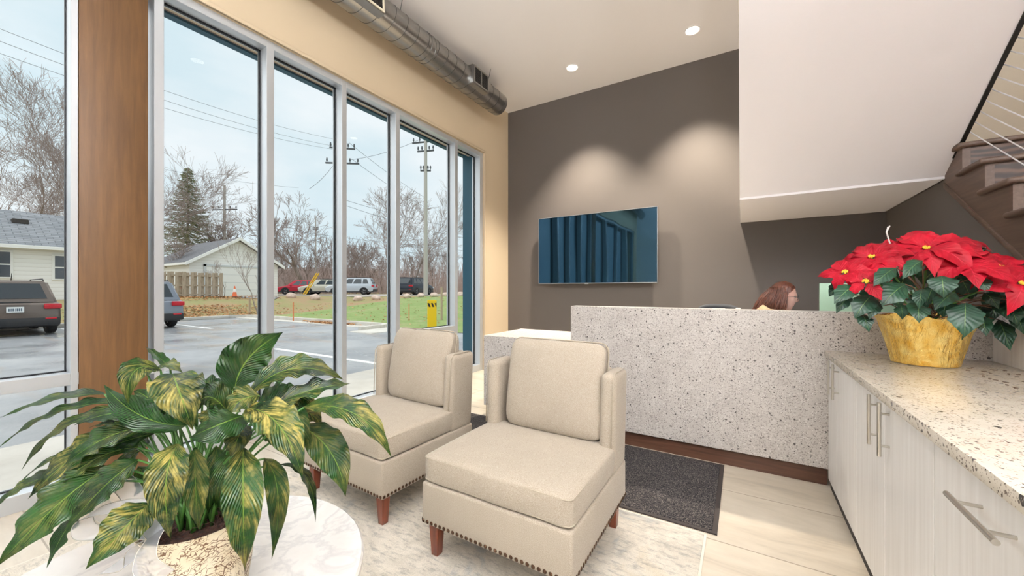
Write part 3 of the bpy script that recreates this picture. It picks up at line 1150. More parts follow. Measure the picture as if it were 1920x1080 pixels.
pot_m.color(pot_m.mix(mask, cr_, '#5f3f20'))
pot_m.bump(mask, -0.6, 0.004)
bm = bm_new()
lathe(bm, [(0.001, TZ), (0.108, TZ), (0.112, TZ + 0.004), (0.122, TZ + 0.07), (0.133, TZ + 0.20), (0.137, TZ + 0.212), (0.131, TZ + 0.213), (0.126, TZ + 0.20), (0.122, TZ + 0.185)], 64, PX_, PY_)
obj('pot', bm, pot_m, lily, 40, True)
bm = bm_new()
t = bmesh.new(); bmesh.ops.create_grid(t, x_segments=24, y_segments=24, size=0.125)
for v in t.verts:
    r_ = max(abs(v.co.x), abs(v.co.y)); q = v.co.xy.length
    if q > 1e-6:
        k = r_ / q
        v.co.x *= k; v.co.y *= k
    v.co = Vector((PX_ + v.co.x, PY_ + v.co.y, TZ + 0.19 + noise.noise(v.co * 40) * 0.008))
merge(bm, t)
for i in range(40):
    a = random.uniform(0, 2 * PI); r_ = random.uniform(0.03, 0.11)
    p = Vector((PX_ + r_ * math.cos(a), PY_ + r_ * math.sin(a), TZ + 0.193))
    q = Vector((random.uniform(-1, 1), random.uniform(-1, 1), 0.3)).normalized()
    tube(bm, [p, p + q * 0.012 + Vector((0, 0, 0.008)), p + q * 0.03], 0.0012, 4)
obj('soil', bm, soil, lily, 60, True)

LS = 2.1605
def lc(x, y, d):
    return spot(x / LS, 580 + y / LS, d)
# base, mid, tip in crop pixels with depth offset from the pot (m, + is away), half width px, painted warm glint
LILY = [
 ((950, 325, .02), (1010, 195, .04), (1148, 92, .05), 108, .06, 0),
 ((1010, 345, .00), (1190, 240, .03), (1392, 285, .05), 52, .45, .5),
 ((1110, 385, -.02), (1270, 325, .0), (1420, 302, .02), 40, .45, .6),
 ((1230, 398, -.04), (1440, 425, -.05), (1586, 600, -.06), 58, .8, .4),
 ((1000, 400, -.08), (1130, 470, -.16), (1228, 690, -.20), 96, 1.0, .3),
 ((1215, 470, .02), (1340, 580, -.02), (1400, 760, -.05), 80, .3, .2),
 ((985, 560, -.12), (985, 790, -.20), (992, 1060, -.18), 92, .85, .1),
 ((722, 545, -.12), (672, 700, -.20), (692, 935, -.18), 96, .9, .2),
 ((790, 560, -.08), (792, 720, -.13), (806, 895, -.12), 62, .55, .2),
 ((875, 555, -.04), (885, 680, -.06), (872, 800, -.04), 55, .25, .2),
 ((1072, 605, -.04), (1125, 750, -.10), (1100, 1015, -.10), 52, .5, .4),
 ((605, 785, -.10), (500, 890, -.16), (345, 1055, -.20), 84, .85, .2),
 ((512, 695, -.02), (330, 810, -.04), (188, 1050, -.06), 52, .12, .5),
 ((440, 640, -.02), (235, 790, -.06), (-20, 1050, -.10), 78, .22, .3),
 ((520, 490, .02), (310, 590, .0), (112, 770, -.02), 66, .75, .4),
 ((425, 345, .10), (220, 365, .12), (-10, 445, .13), 46, .15, .5),
 ((520, 378, .06), (240, 415, .08), (-10, 565, .08), 44, .12, .5),
 ((570, 420, .03), (290, 460, .03), (85, 655, .02), 50, .25, .5),
 ((500, 525, .06), (230, 600, .08), (70, 720, .08), 34, .3, .5),
 ((300, 640, .02), (100, 715, .0), (-60, 840, .0), 38, .3, .4),
 ((650, 245, .02), (545, 250, -.06), (520, 385, -.08), 62, .45, .3),
 ((700, 260, .0), (725, 330, -.12), (782, 490, -.12), 122, .8, .1),
 ((690, 240, .06), (640, 190, .06), (588, 152, .07), 26, .15, .7),
 ((600, 270, .05), (670, 225, .04), (742, 262, .05), 46, .4, .6),
 ((755, 470, -.06), (570, 430, -.06), (420, 305, .0), 92, .04, .3),
 ((925, 420, -.04), (850, 355, -.08), (795, 400, -.09), 58, .15, .3),
 ((1050, 350, -.04), (975, 370, -.07), (915, 430, -.08), 50, .55, .4),
 ((985, 430, -.10), (880, 470, -.17), (765, 520, -.16), 70, .04, .3),
 ((985, 470, -.06), (960, 530, -.13), (930, 600, -.12), 54, .7, .2),
 ((630, 500, .02), (520, 530, .0), (440, 560, -.02), 46, .12, .5),
 ((700, 470, -.02), (500, 455, -.02), (355, 482, -.02), 48, .15, .6),
 ((1160, 350, .02), (1230, 360, .0), (1272, 405, .0), 46, .6, .4),
 ((1180, 410, .06), (1250, 420, .05), (1305, 470, .04), 44, .6, .5),
 ((1130, 630, .04), (1240, 680, .04), (1278, 865, .02), 22, .2, .9),
 ((850, 405, -.09), (845, 440, -.11), (822, 495, -.11), 44, .8, .3),
 ((605, 545, .09), (540, 590, .10), (478, 665, .10), 50, .2, .3),
 ((820, 300, .06), (860, 320, .04), (905, 350, .03), 45, .35, .5),
 ((560, 640, .08), (580, 690, .06), (540, 760, .05), 44, .2, .4),
 ((800, 420, .02), (760, 400, .0), (800, 480, -.04), 60, .3, .4),
 ((1080, 430, .04), (1150, 400, .02), (1215, 430, .0), 60, .2, .4),
 ((680, 400, .04), (620, 420, .04), (560, 500, .02), 60, .06, .4),
 ((620, 440, .0), (470, 420, .0), (300, 470, .0), 56, .1, .4),
 ((600, 480, -.02), (430, 520, -.04), (250, 640, -.05), 60, .2, .3),
 ((560, 560, .0), (400, 600, -.02), (230, 720, -.04), 54, .3, .4),
 ((560, 610, -.02), (420, 720, -.06), (260, 900, -.08), 56, .15, .3),
 ((640, 420, .08), (600, 360, .10), (540, 330, .11), 66, .1, .4),
 ((900, 380, .08), (960, 300, .10), (990, 250, .10), 60, .1, .3),
 ((1060, 420, .06), (1140, 360, .08), (1230, 350, .08), 60, .15, .4),
 ((1060, 500, .02), (1150, 520, .0), (1200, 620, -.02), 60, .25, .3),
 ((930, 560, -.04), (930, 660, -.08), (925, 800, -.06), 66, .12, .1),
 ((840, 600, -.02), (850, 700, -.05), (845, 830, -.04), 60, .06, .1),
 ((760, 420, -.03), (700, 380, -.04), (640, 400, -.04), 66, .1, .4),
 ((860, 340, .0), (820, 310, .0), (770, 300, .0), 60, .3, .5),
 ((1120, 420, -.02), (1190, 440, -.04), (1260, 540, -.05), 60, .35, .3),
]
for i, (b_, m_, t_, hwpx, glint, tilt) in enumerate(LILY):
    d0 = 1.08
    B, Mi, T = lc(b_[0], b_[1], d0 + b_[2]), lc(m_[0], m_[1], d0 + m_[2]), lc(t_[0], t_[1], d0 + t_[2])
    view = (Vector((0, 0, EYE)) - Mi).normalized()
    d = (T - B).normalized()
    up = Vector((0, 0, 1))
    face = (view * (1 - tilt) + up * (0.25 + tilt)).normalized()
    side = d.cross((face - d * face.dot(d)).normalized()).normalized()
    hw_true = max(0.016, min(hwpx / LS / max(px_per_metre(Mi, side), 120), 0.066))
    random.seed(100 + i)
    lf = leaf_mesh(B, Mi, T, hw_true, face, prof_lily, random.uniform(0.12, 0.3), random.uniform(0.12, 0.24), random.uniform(3, 5.5), 30, 12, i, random.uniform(-0.35, 0.35))
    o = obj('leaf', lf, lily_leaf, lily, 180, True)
    o['glint_tone'] = glint * 0.85  # strength of the painted warm glints on this leaf
    # petiole from the crown of the plant to the blade
    a = random.uniform(0, 2 * PI); r_ = random.uniform(0.01, 0.05)
    root = Vector((PX_ + r_ * math.cos(a), PY_ + r_ * math.sin(a), TZ + 0.19))
    midp = (root + B) * 0.5 + Vector((0, 0, 0.05)) + (root - B) * 0.10
    pt = bm_new()
    tube(pt, [bezier(root, midp, B, k / 8) for k in range(9)], [0.0042 - 0.0002 * k for k in range(9)], 7)
    obj('petiole', pt, stem_green, o, 180)
    for p in (o.children[0],):
        p.data.transform(Matrix.Translation(-Vector(lily.location)))

# silver wired ribbon bow tucked behind the pot
organza = bpy.data.materials.new('silver_organza')
organza.use_nodes = True
tt = organza.node_tree
bs = tt.nodes['Principled BSDF']
bs.inputs['Base Color'].default_value = lin('#c9ced6')
bs.inputs['Metallic'].default_value = 0.3
bs.inputs['Roughness'].default_value = 0.4
bs.inputs['Alpha'].default_value = 0.35
rb = thing('ribbon_bow', 'sheer silver wired ribbon bow beside the cream floral pot', 'ribbon', tuple(lc(600, 940, 1.02)), 0)
loops = [[(640, 900, .95), (560, 780, 1.02), (470, 690, 1.08), (400, 790, 1.1), (480, 850, 1.04), (640, 900, .95)],
         [(640, 900, .95), (540, 800, .98), (360, 830, 1.02), (345, 900, 1.0), (480, 900, .97), (640, 900, .95)],
         [(640, 900, .95), (600, 960, .93), (590, 1040, .91), (660, 1090, .9)],
         [(640, 900, .95), (560, 950, .95), (540, 1020, .93), (450, 1040, .93)]]
for lp in loops:
    pts = [lc(*p) for p in lp]
    fine = []
    for i in range(len(pts) - 1):
        p0, p1, p2, p3 = pts[max(i - 1, 0)], pts[i], pts[i + 1], pts[min(i + 2, len(pts) - 1)]
        for k in range(8):
            t = k / 8
            fine.append(0.5 * ((2 * p1) + (p2 - p0) * t + (2 * p0 - 5 * p1 + 4 * p2 - p3) * t * t + (3 * p1 - p0 - 3 * p2 + p3) * t ** 3))
    fine.append(pts[-1])
    b = bmesh.new(); wr = bmesh.new()
    off = Vector((0.012, 0.018, 0.014))
    r1_ = [b.verts.new(p - off) for p in fine]; r2_ = [b.verts.new(p + off) for p in fine]
    for k in range(len(fine) - 1):
        b.faces.new((r1_[k], r1_[k + 1], r2_[k + 1], r2_[k]))
    tube(wr, [p - off for p in fine], 0.0009, 5); tube(wr, [p + off for p in fine], 0.0009, 5)
    e = obj('ribbon_loop', b, organza, rb, 180, True)
    x = obj('wire_edge', wr, steel, e, 180)
    x.data.transform(Matrix.Translation(-Vector(rb.location)))

# ------------------------------------------------------------------ poinsettia
QX, QY, QZ = 0.845, 2.930, 0.902
poi = thing('poinsettia', 'red poinsettia in crinkled gold foil pot on quartz worktop', 'potted plant', (QX, QY, QZ))
foil = M('gold_foil', '#e0ad3a', 0.27, 0.85)
fv = foil.coord((1, 1, 0.35))
fa = foil.noise(fv, 26, 4, 0.65, 0.6)
foil.color(foil.ramp(foil.noise(foil.coord(), 20, 3), [(0.3, '#e0b146'), (0.7, '#fbe394')]))
fb = foil.noise(foil.coord((1, 1, 0.18)), 60, 2, 0.6, 1.0)
foil.bump(foil.math('ADD', fa, foil.math('MULTIPLY', fb, 0.4)), 0.7, 0.02)
bm = bm_new()
random.seed(5)
ph = [random.uniform(0, 6.28) for _ in range(6)]
def crumple(a, j):
    return 1 + 0.014 * abs(math.sin(9 * a + ph[2])) + 0.012 * math.sin(11 * a + ph[0] + j * 0.25) + 0.012 * math.sin(23 * a + ph[1] - j * 0.3) + 0.006 * math.sin(47 * a + j)
prof = []
for k in range(15):
    t = k / 14
    prof.append((0.128 + 0.055 * t + 0.022 * t ** 4, QZ + 0.003 + 0.262 * t))
n0 = 96
rings = []
for j, (r_, z) in enumerate(prof):
    ring = []
    for k in range(n0):
        a = 2 * PI * k / n0
        rr = r_ * crumple(a, j)
        zz = z
        if j > 9:      # wavy folded-over rim
            kk = (j - 9) / 5
            zz += kk * (0.009 * math.sin(5 * a + 0.6) + 0.006 * math.sin(13 * a))
            rr += kk * 0.012 * math.sin(5 * a + 2.0)
        ring.append(bm.verts.new((QX + rr * math.cos(a), QY + rr * math.sin(a), zz)))
    rings.append(ring)
for a, b in zip(rings, rings[1:]):
    for k in range(n0):
        bm.faces.new((a[k], a[(k + 1) % n0], b[(k + 1) % n0], b[k]))
bm.faces.new(list(reversed(rings[0])))
obj('foil_pot', bm, foil, poi, 60, True)
bm = bm_new(); lathe(bm, [(0.001, QZ + 0.215), (0.165, QZ + 0.205)], 32, QX, QY)
obj('soil', bm, soil, poi, 60, True)

ZS = 2.5714
def zc(x, y, d): return spot(1480 + x / ZS, 300 + y / ZS, d)
D0 = 2.06
heads = [((398, 470), .00, 0.155, 9), ((660, 428), -.06, 0.185, 11), ((845, 492), -.16, 0.165, 9), ((545, 425), .12, 0.15, 8),
         ((1010, 520), -.13, 0.17, 9), ((1120, 600), -.26, 0.16, 8), ((270, 545), -.02, 0.12, 7), ((370, 590), -.14, 0.11, 6),
         ((760, 405), .10, 0.16, 9), ((930, 470), .04, 0.16, 8), ((480, 470), .22, .15, 8), ((700, 450), .3, .16, 8)]
cen = Vector((QX, QY, QZ + 0.22))
seed_yel = M('poinsettia_cyathia', '#cfae2e', 0.5)
for hi, ((hx, hy), dd, R_, nb) in enumerate(heads):
    random.seed(300 + hi)
    c = zc(hx, hy, D0 + dd)
    out_ = (c - cen)
    nrm = (Vector((out_.x * 0.55, out_.y * 0.55, 0.42)) + Vector((-0.05, -0.30, 0))).normalized()
    u = nrm.orthogonal().normalized(); v_ = nrm.cross(u)
    stp = bm_new()
    tube(stp, [bezier(cen + Vector((random.uniform(-.05, .05), random.uniform(-.05, .05), -0.02)), (cen + c) * 0.5 + Vector((0, 0, 0.05)), c, k / 8) for k in range(9)], 0.005, 6)
    so_ = obj('flower_stem', stp, stem_green, poi, 180, True)
    cb = bm_new()
    for k in range(7):
        a = 2 * PI * k / 7
        p = c + (u * math.cos(a) + v_ * math.sin(a)) * (0.010 if k else 0) + nrm * 0.010
        ball(cb, p, 0.0055, u=8, v=6)
    y_ = obj('flower_center', cb, seed_yel, so_, 180)
    y_.data.transform(Matrix.Translation(-Vector(poi.location)))
    for lay in range(2):
        cnt = nb - 1 if lay == 0 else 4
        for k in range(cnt):
            a = 2 * PI * (k + random.uniform(-.25, .25)) / cnt + lay * 0.4
            dr = u * math.cos(a) + v_ * math.sin(a)
            ln_ = R_ * (random.uniform(0.85, 1.12) if lay == 0 else random.uniform(0.45, 0.62))
            b0 = c + dr * 0.012 + nrm * (0.0 if lay == 0 else 0.006)
            droop = random.uniform(-0.05, 0.45) if lay == 0 else random.uniform(-0.2, 0.1)
            tip_ = c + dr * ln_ - nrm * ln_ * droop - Vector((0, 0, ln_ * 0.12))
            mid_ = c + dr * ln_ * 0.52 + nrm * ln_ * 0.06
            lf = leaf_mesh(b0, mid_, tip_, ln_ * random.uniform(0.25, 0.33), nrm, prof_poin, random.uniform(-0.05, 0.2), 0.12, 2.6, 14, 8, hi * 20 + k, random.uniform(-.4, .4))
            o = obj('bract', lf, bract_m, poi, 180, True)
            o['glint_tone'] = random.uniform(0.1, 0.7)
# green leaves: base, tip in crop pixels
GL = [((560, 600), (445, 705), -.22, 70), ((735, 560), (745, 665), -.25, 78), ((640, 620), (625, 720), -.24, 42), ((800, 640), (700, 725), -.24, 55),
      ((850, 690), (845, 855), -.26, 95), ((620, 690), (625, 785), -.22, 62), ((400, 650), (315, 765), -.16, 62), ((325, 600), (215, 695), -.12, 52),
      ((515, 520), (405, 610), -.20, 46), ((640, 485), (545, 575), -.22, 42), ((940, 640), (1010, 720), -.2, 40), ((930, 760), (950, 850), -.18, 46),
      ((1010, 770), (1065, 920), -.12, 58), ((1040, 660), (1050, 770), -.16, 72), ((430, 680), (385, 770), -.16, 40), ((350, 740), (385, 830), -.14, 42),
      ((790, 790), (830, 880), -.16, 42), ((300, 650), (225, 740), -.1, 36), ((880, 440), (940, 480), .0, 50), ((480, 640), (540, 720), -.15, 44),
      ((540, 700), (545, 770), -.2, 40), ((900, 570), (960, 640), -.22, 48), ((1090, 700), (1140, 750), -.22, 50), ((260, 600), (190, 660), 0, 36),
      ((700, 600), (660, 700), -.12, 60), ((450, 560), (350, 640), -.05, 60), ((820, 560), (880, 680), -.12, 60), ((980, 600), (1060, 690), -.04, 70),
      ((560, 560), (520, 660), -.02, 70), ((760, 680), (740, 760), -.08, 60), ((930, 700), (900, 800), -.08, 60), ((650, 650), (590, 740), -.06, 60),
      ((520, 520), (620, 560), .1, 70), ((860, 520), (800, 600), .1, 80), ((1000, 640), (980, 780), .05, 70), ((380, 600), (420, 720), .05, 60),
      ((700, 540), (640, 600), .05, 80), ((1040, 580), (1120, 660), -.06, 80), ((800, 600), (900, 660), .0, 80), ((1095, 650), (1140, 740), -.16, 62), ((1060, 700), (1100, 800), -.2, 56), ((1130, 680), (1180, 800), -.22, 60), ((1090, 740), (1130, 840), -.2, 50)]
for i, ((bx, by), (tx, ty), dd, hwpx) in enumerate(GL):
    random.seed(500 + i)
    B = zc(bx, by, D0 + dd + 0.05); T = zc(tx, ty, D0 + dd + random.uniform(-.03, .03))
    Mi = (B + T) * 0.5 + (Vector((0, 0, EYE)) - B).normalized() * 0.025 + Vector((0, 0, 0.012))
    view = (Vector((0, 0, EYE)) - Mi).normalized()
    face = (view + Vector((random.uniform(-.4, .4), 0, random.uniform(0.1, 0.7)))).normalized()
    dv = (T - B).normalized()
    sd_ = dv.cross((face - dv * face.dot(dv)).normalized()).normalized()
    lf = leaf_mesh(B, Mi, T, hwpx / ZS / max(px_per_metre(Mi, sd_), 160), face, prof_poin, random.uniform(-.05, .2), 0.08, 2.5, 16, 8, i, random.uniform(-.3, .3))
    o = obj('leaf', lf, poin_leaf, poi, 180, True)
    o['glint_tone'] = random.uniform(0, 0.6)
    pt = bm_new()
    r0_ = cen + Vector((random.uniform(-.06, .06), random.uniform(-.06, .06), random.uniform(0, .1)))
    tube(pt, [bezier(r0_, (r0_ + B) * 0.5 + Vector((0, 0, 0.03)), B, k / 6) for k in range(7)], 0.0026, 6)
    q = obj('petiole', pt, stem_brown, o, 180)
    q.data.transform(Matrix.Translation(-Vector(poi.location)))
# florist's card fork standing in the pot
white_plastic = M('white_plastic', '#ecebe8', 0.4)
bm = bm_new()
b0, b1 = cen + Vector((-0.03, 0.02, 0)), zc(468, 348, D0 + .05)
tube(bm, [b0, b1], 0.0034, 8)
for (x, y) in ((484, 318), (476, 322)):
    tube(bm, [b1, zc(x, y, D0 + .05)], 0.0032, 8)
obj('card_fork', bm, white_plastic, poi, 40, True, label='white plastic card fork')
bm = bm_new()
p = spot(1480 + 738 / ZS, 686, 1.99); box(bm, p.x - 0.012, p.x + 0.012, p.y - 0.008, p.y + 0.008, QZ, QZ + 0.026, 0.003, 2)
tag(obj('tag_clip', bm, white_plastic), 'tiny white plastic clip at the foot of gold foil pot', 'clip')
dirt = M('dried_leaf_crumb', '#4a3422', 0.8)
bm = bm_new()
random.seed(9)
for i in range(46):
    x, y = random.uniform(0.95, 1.18), random.uniform(2.35, 2.9)
    a = random.uniform(0, PI)
    l_ = random.uniform(0.004, 0.011)
    t = bmesh.new(); box(t, -l_, l_, -l_ * .4, l_ * .4, 0, 0.002)
    t.transform(Matrix.Translation((x, y, QZ)) @ Matrix.Rotation(a, 4, 'Z'))
    merge(bm, t)
tag(obj('debris', bm, dirt), 'dark dried leaf crumbs scattered on the quartz worktop', 'crumbs', kind='stuff')

# ------------------------------------------------------------------ receptionist behind the desk
def skin_body(verts, edges, radii, root, sub=2):
    me = bpy.data.meshes.new('skin_tmp')
    me.from_pydata([Vector(v) for v in verts], edges, [])
    o = bpy.data.objects.new('skin_tmp', me)
    C.objects.link(o)
    sm = o.modifiers.new('s', 'SKIN')
    for v, r_ in zip(me.skin_vertices[0].data, radii):
        v.radius = r_ if hasattr(r_, '__len__') else (r_, r_)
    me.skin_vertices[0].data[root].use_root = True
    ss = o.modifiers.new('u', 'SUBSURF'); ss.levels = sub; ss.render_levels = sub
    dg = bpy.context.evaluated_depsgraph_get()
    dg.update()
    res = bpy.data.meshes.new_from_object(o.evaluated_get(dg))
    bm = bmesh.new(); bm.from_mesh(res)
    bpy.data.objects.remove(o); bpy.data.meshes.remove(me); bpy.data.meshes.remove(res)
    return bm
skin_m = M('skin', '#d9a48c', 0.5)
skin_m.color(skin_m.ramp(skin_m.noise(skin_m.coord(), 14, 3), [(0.3, '#dba892'), (0.7, '#ecc4b2')]))
sweater_m = mk_fabric('tan_knit', '#93805f', '#a4906f', '#b3a080')
trouser_m = M('dark_trousers', '#2a2c33', 0.9)
hair_m = M('brown_hair', '#5a3323', 0.42)
hv = hair_m.coord((30, 30, 4))
ha = hair_m.noise(hv, 3.5, 4, 0.6, 0.4)
hair_m.color(hair_m.ramp(ha, [(0.3, '#33190f'), (0.55, '#5e3322'), (0.8, '#8a5236')]))
hair_m.bump(ha, 0.6, 0.004)

HX, HYY, HZ = 0.318, 4.20, 1.245
per = thing('person', 'person with long brown hair and glasses seated behind the desk, facing right', 'person', (0.05, HYY, 0.0))
def head_bm():
    t = bmesh.new()
    bmesh.ops.create_uvsphere(t, u_segments=48, v_segments=36, radius=1.0)
    for v in t.verts:
        x, y, z = v.co      # +x is the face
        g = lambda cx, cy, cz, s: math.exp(-((x - cx) ** 2 + (y - cy) ** 2 + (z - cz) ** 2) / (s * s))
        X, Y, Z = x * 0.098, y * 0.077, z * 0.122
        # jaw narrows, face is flatter
        if z < -0.1:
            k = min(1, (-z - 0.1) / 0.9)
            Y *= 1 - 0.42 * k
            X = X * (1 - 0.14 * k) + 0.020 * k
        if x > 0.3: X *= 0.97
        nose = math.exp(-((y) / 0.19) ** 2) * (math.exp(-((z + 0.17) / 0.14) ** 2) * 0.021 + math.exp(-((z - 0.02) / 0.2) ** 2) * 0.008) * (x > 0)
        lips = math.exp(-((y) / 0.3) ** 2) * (math.exp(-((z + 0.44) / 0.05) ** 2) + math.exp(-((z + 0.56) / 0.055) ** 2)) * 0.007 * (x > 0)
        chin = math.exp(-((y) / 0.3) ** 2) * math.exp(-((z + 0.84) / 0.16) ** 2) * 0.016 * (x > -0.2)
        brow = math.exp(-((abs(y) - 0.3) / 0.25) ** 2) * math.exp(-((z - 0.2) / 0.09) ** 2) * 0.006 * (x > 0)
        sock = -(math.exp(-((abs(y) - 0.36) / 0.17) ** 2) * math.exp(-((z - 0.05) / 0.11) ** 2)) * 0.010 * (x > 0)
        X += nose + lips + chin + brow + sock
        v.co = Vector((X, Y, Z))
    for s_ in (-1, 1):      # ears
        e = bmesh.new(); bmesh.ops.create_uvsphere(e, u_segments=14, v_segments=10, radius=1)
        for v in e.verts: v.co = Vector((-0.008 + v.co.x * 0.018, s_ * (0.077 + v.co.y * 0.007), -0.004 + v.co.z * 0.032))
        merge(t, e)
    return t
hb = head_bm()
hb.transform(Matrix.Translation((HX, HYY, HZ)) @ Matrix.Rotation(math.radians(10), 4, 'Y'))
V, E_, R_ = [], [], []
def add(p, r_, par=None):
    V.append(p); R_.append(r_)
    if par is not None: E_.append((par, len(V) - 1))
    return len(V) - 1
pel = add((0.00, HYY, 0.52), (0.15, 0.115))
w1 = add((0.04, HYY, 0.72), (0.135, 0.10), pel)
ch = add((0.13, HYY, 0.95), (0.155, 0.11), w1)
sh = add((0.205, HYY, 1.075), (0.10, 0.075), ch)
nk = add((0.255, HYY, 1.13), 0.052, sh)
hd = add((0.315, HYY, 1.20), 0.05, nk)
for s_ in (-1, 1):
    a = add((0.20, HYY + s_ * 0.165, 1.06), 0.062, sh)
    b = add((0.24, HYY + s_ * 0.215, 0.80), 0.046, a)
    c = add((0.47, HYY + s_ * 0.14, 0.795), 0.031, b)
    h_ = add((0.545, HYY + s_ * 0.12, 0.79), (0.040, 0.018), c)
    k = add((0.36, HYY + s_ * 0.11, 0.52), 0.078, add((0.06, HYY + s_ * 0.10, 0.51), 0.09, pel))
    q = add((0.38, HYY + s_ * 0.12, 0.10), 0.045, k)
    add((0.50, HYY + s_ * 0.12, 0.045), 0.036, q)
bd = skin_body(V, E_, R_, 0)
for s_ in (-1, 1):       # fingers and thumb of each hand
    for f, (dy, ln_) in enumerate(((-0.028, 0.068), (-0.010, 0.078), (0.010, 0.074), (0.028, 0.058))):
        p = Vector((0.57, HYY + s_ * 0.12 + dy, 0.79))
        tube(bd, [p, p + Vector((ln_ * 0.5, 0, 0.008)), p + Vector((ln_ * 0.85, 0, -0.004)), p + Vector((ln_, 0, -0.018))], [0.0088, 0.0085, 0.008, 0.0055], 8)
    p = Vector((0.52, HYY + s_ * 0.12 - s_ * 0.034, 0.785))
    tube(bd, [p, p + Vector((0.03, -s_ * 0.018, 0)), p + Vector((0.055, -s_ * 0.022, -0.008))], [0.011, 0.0095, 0.006], 8)
merge(bd, hb)
obj('body', bd, skin_m, per, 180, True)
# clothes
V, E_, R_ = [], [], []
pel = add((0.00, HYY, 0.56), (0.165, 0.130)); w1 = add((0.04, HYY, 0.72), (0.152, 0.116), pel)
ch = add((0.125, HYY, 0.95), (0.175, 0.135), w1); sh = add((0.185, HYY, 1.10), (0.125, 0.105), ch); cl = add((0.232, HYY, 1.14), 0.07, sh)
for s_ in (-1, 1):
    a = add((0.190, HYY + s_ * 0.168, 1.085), 0.080, sh); b = add((0.235, HYY + s_ * 0.218, 0.80), 0.058, a); add((0.455, HYY + s_ * 0.142, 0.797), 0.040, b)
obj('sweater', skin_body(V, E_, R_, 0), sweater_m, per, 180, True)
V, E_, R_ = [], [], []
pel = add((0.0, HYY, 0.54), (0.16, 0.125))
for s_ in (-1, 1):
    k = add((0.37, HYY + s_ * 0.11, 0.52), 0.088, add((0.06, HYY + s_ * 0.10, 0.515), 0.10, pel)); add((0.38, HYY + s_ * 0.12, 0.11), 0.062, k)
obj('trousers', skin_body(V, E_, R_, 0), trouser_m, per, 180, True)
# hair: cap plus wavy locks falling behind to the shoulders
hr_ = bmesh.new()
bmesh.ops.create_uvsphere(hr_, u_segments=96, v_segments=64, radius=1.0)
kill = []
for v in hr_.verts:
    x, y, z = v.co
    edge_ = 0.42 * max(0, 1 - abs(y) * 0.4)
    if x * 0.95 - (z - 0.2) * 0.75 > 0.36: kill.append(v)
    elif z < -0.75: kill.append(v)
    r_ = 1 + 0.04 * noise.noise(Vector((x * 4, y * 4, z * 2)))
    v.co = Vector((x * 0.112 * r_ - 0.008, y * 0.090 * r_, z * 0.130 * r_ + 0.004))
bmesh.ops.delete(hr_, geom=kill, context='VERTS')
hr_.transform(Matrix.Translation((HX, HYY, HZ)) @ Matrix.Rotation(math.radians(10), 4, 'Y'))
random.seed(21)
for i in range(420):      # fine wavy locks from ear to ear round the back
    th = math.radians(random.uniform(68, 292))
    st_ = Vector((HX - 0.012 + 0.088 * math.cos(th), HYY + 0.072 * math.sin(th), HZ + random.uniform(0.045, 0.085)))
    back = max(0.0, -math.cos(th))
    front = max(0.0, math.cos(th))
    zl = random.uniform(1.03, 1.12)
    en = Vector((st_.x - 0.025 - 0.085 * back * random.uniform(0.3, 1.2) - 0.02 + 0.05 * front, HYY + math.sin(th) * random.uniform(0.08, 0.125), zl))
    ph_ = random.uniform(0, 6)
    pts = []
    for k in range(11):
        t = k / 10
        bulge = math.sin(PI * t)
        pts.append(st_.lerp(en, t) + Vector((math.cos(th) * 0.024 * bulge + 0.006 * math.sin(t * 12 + ph_) * t, math.sin(th) * 0.026 * bulge + 0.006 * math.cos(t * 11 + ph_) * t, 0)))
    r0 = random.uniform(0.0035, 0.0065)
    tube(hr_, pts, [r0 * q for q in (0.3, 0.6, 0.9, 1.1, 1.1, 1.0, 1.0, 0.9, 0.75, 0.5, 0.1)], 5)
obj('hair', hr_, hair_m, per, 180, True)
bm = bm_new(); ball(bm, (HX - 0.112, HYY - 0.03, HZ + 0.0), 0.013, 1, 2.0, 1.2)
obj('hair_clip', bm, silver_trim, per, 180, True)
# glasses
bm = bm_new(); gl_ = bm_new()
Rg = Matrix.Translation((HX, HYY, HZ)) @ Matrix.Rotation(math.radians(10), 4, 'Y')
for s_ in (-1, 1):
    ring = []
    for k in range(21):
        a = 2 * PI * k / 20
        ring.append(Rg @ Vector((0.105 - 0.004 * abs(math.cos(a)), s_ * 0.033 + 0.026 * math.cos(a), 0.004 + 0.021 * math.sin(a))))
    tube(bm, ring, 0.0016, 6, cap=False)
    gl_.faces.new([gl_.verts.new(p) for p in ring[:-1]])
    tube(bm, [Rg @ Vector((0.103, s_ * 0.060, 0.010)), Rg @ Vector((0.05, s_ * 0.079, 0.008)), Rg @ Vector((-0.01, s_ * 0.083, 0.004))], 0.0016, 6)
tube(bm, [Rg @ Vector((0.107, -0.008, 0.008)), Rg @ Vector((0.107, 0.008, 0.008))], 0.0016, 6)
g_ = obj('glasses', bm, gasket, per, 180, True)
x = obj('lens', gl_, pane_glass, g_, None)
x.data.transform(Matrix.Translation(-Vector(per.location)))
for s_ in (-1, 1):
    bm = bm_new(); p = Rg @ Vector((0.0735, s_ * 0.029, 0.006)); ball(bm, p, 0.0115)
    e = obj('eye', bm, M('eye_white', '#e6e0da', 0.2), per, 180, True)
    bm = bm_new(); p = Rg @ Vector((0.0828, s_ * 0.029, 0.006)); ball(bm, p, 0.0055, 0.5)
    q = obj('iris', bm, M('iris_brown', '#3a2417', 0.2), e, 180)
    q.data.transform(Matrix.Translation(-Vector(per.location)))

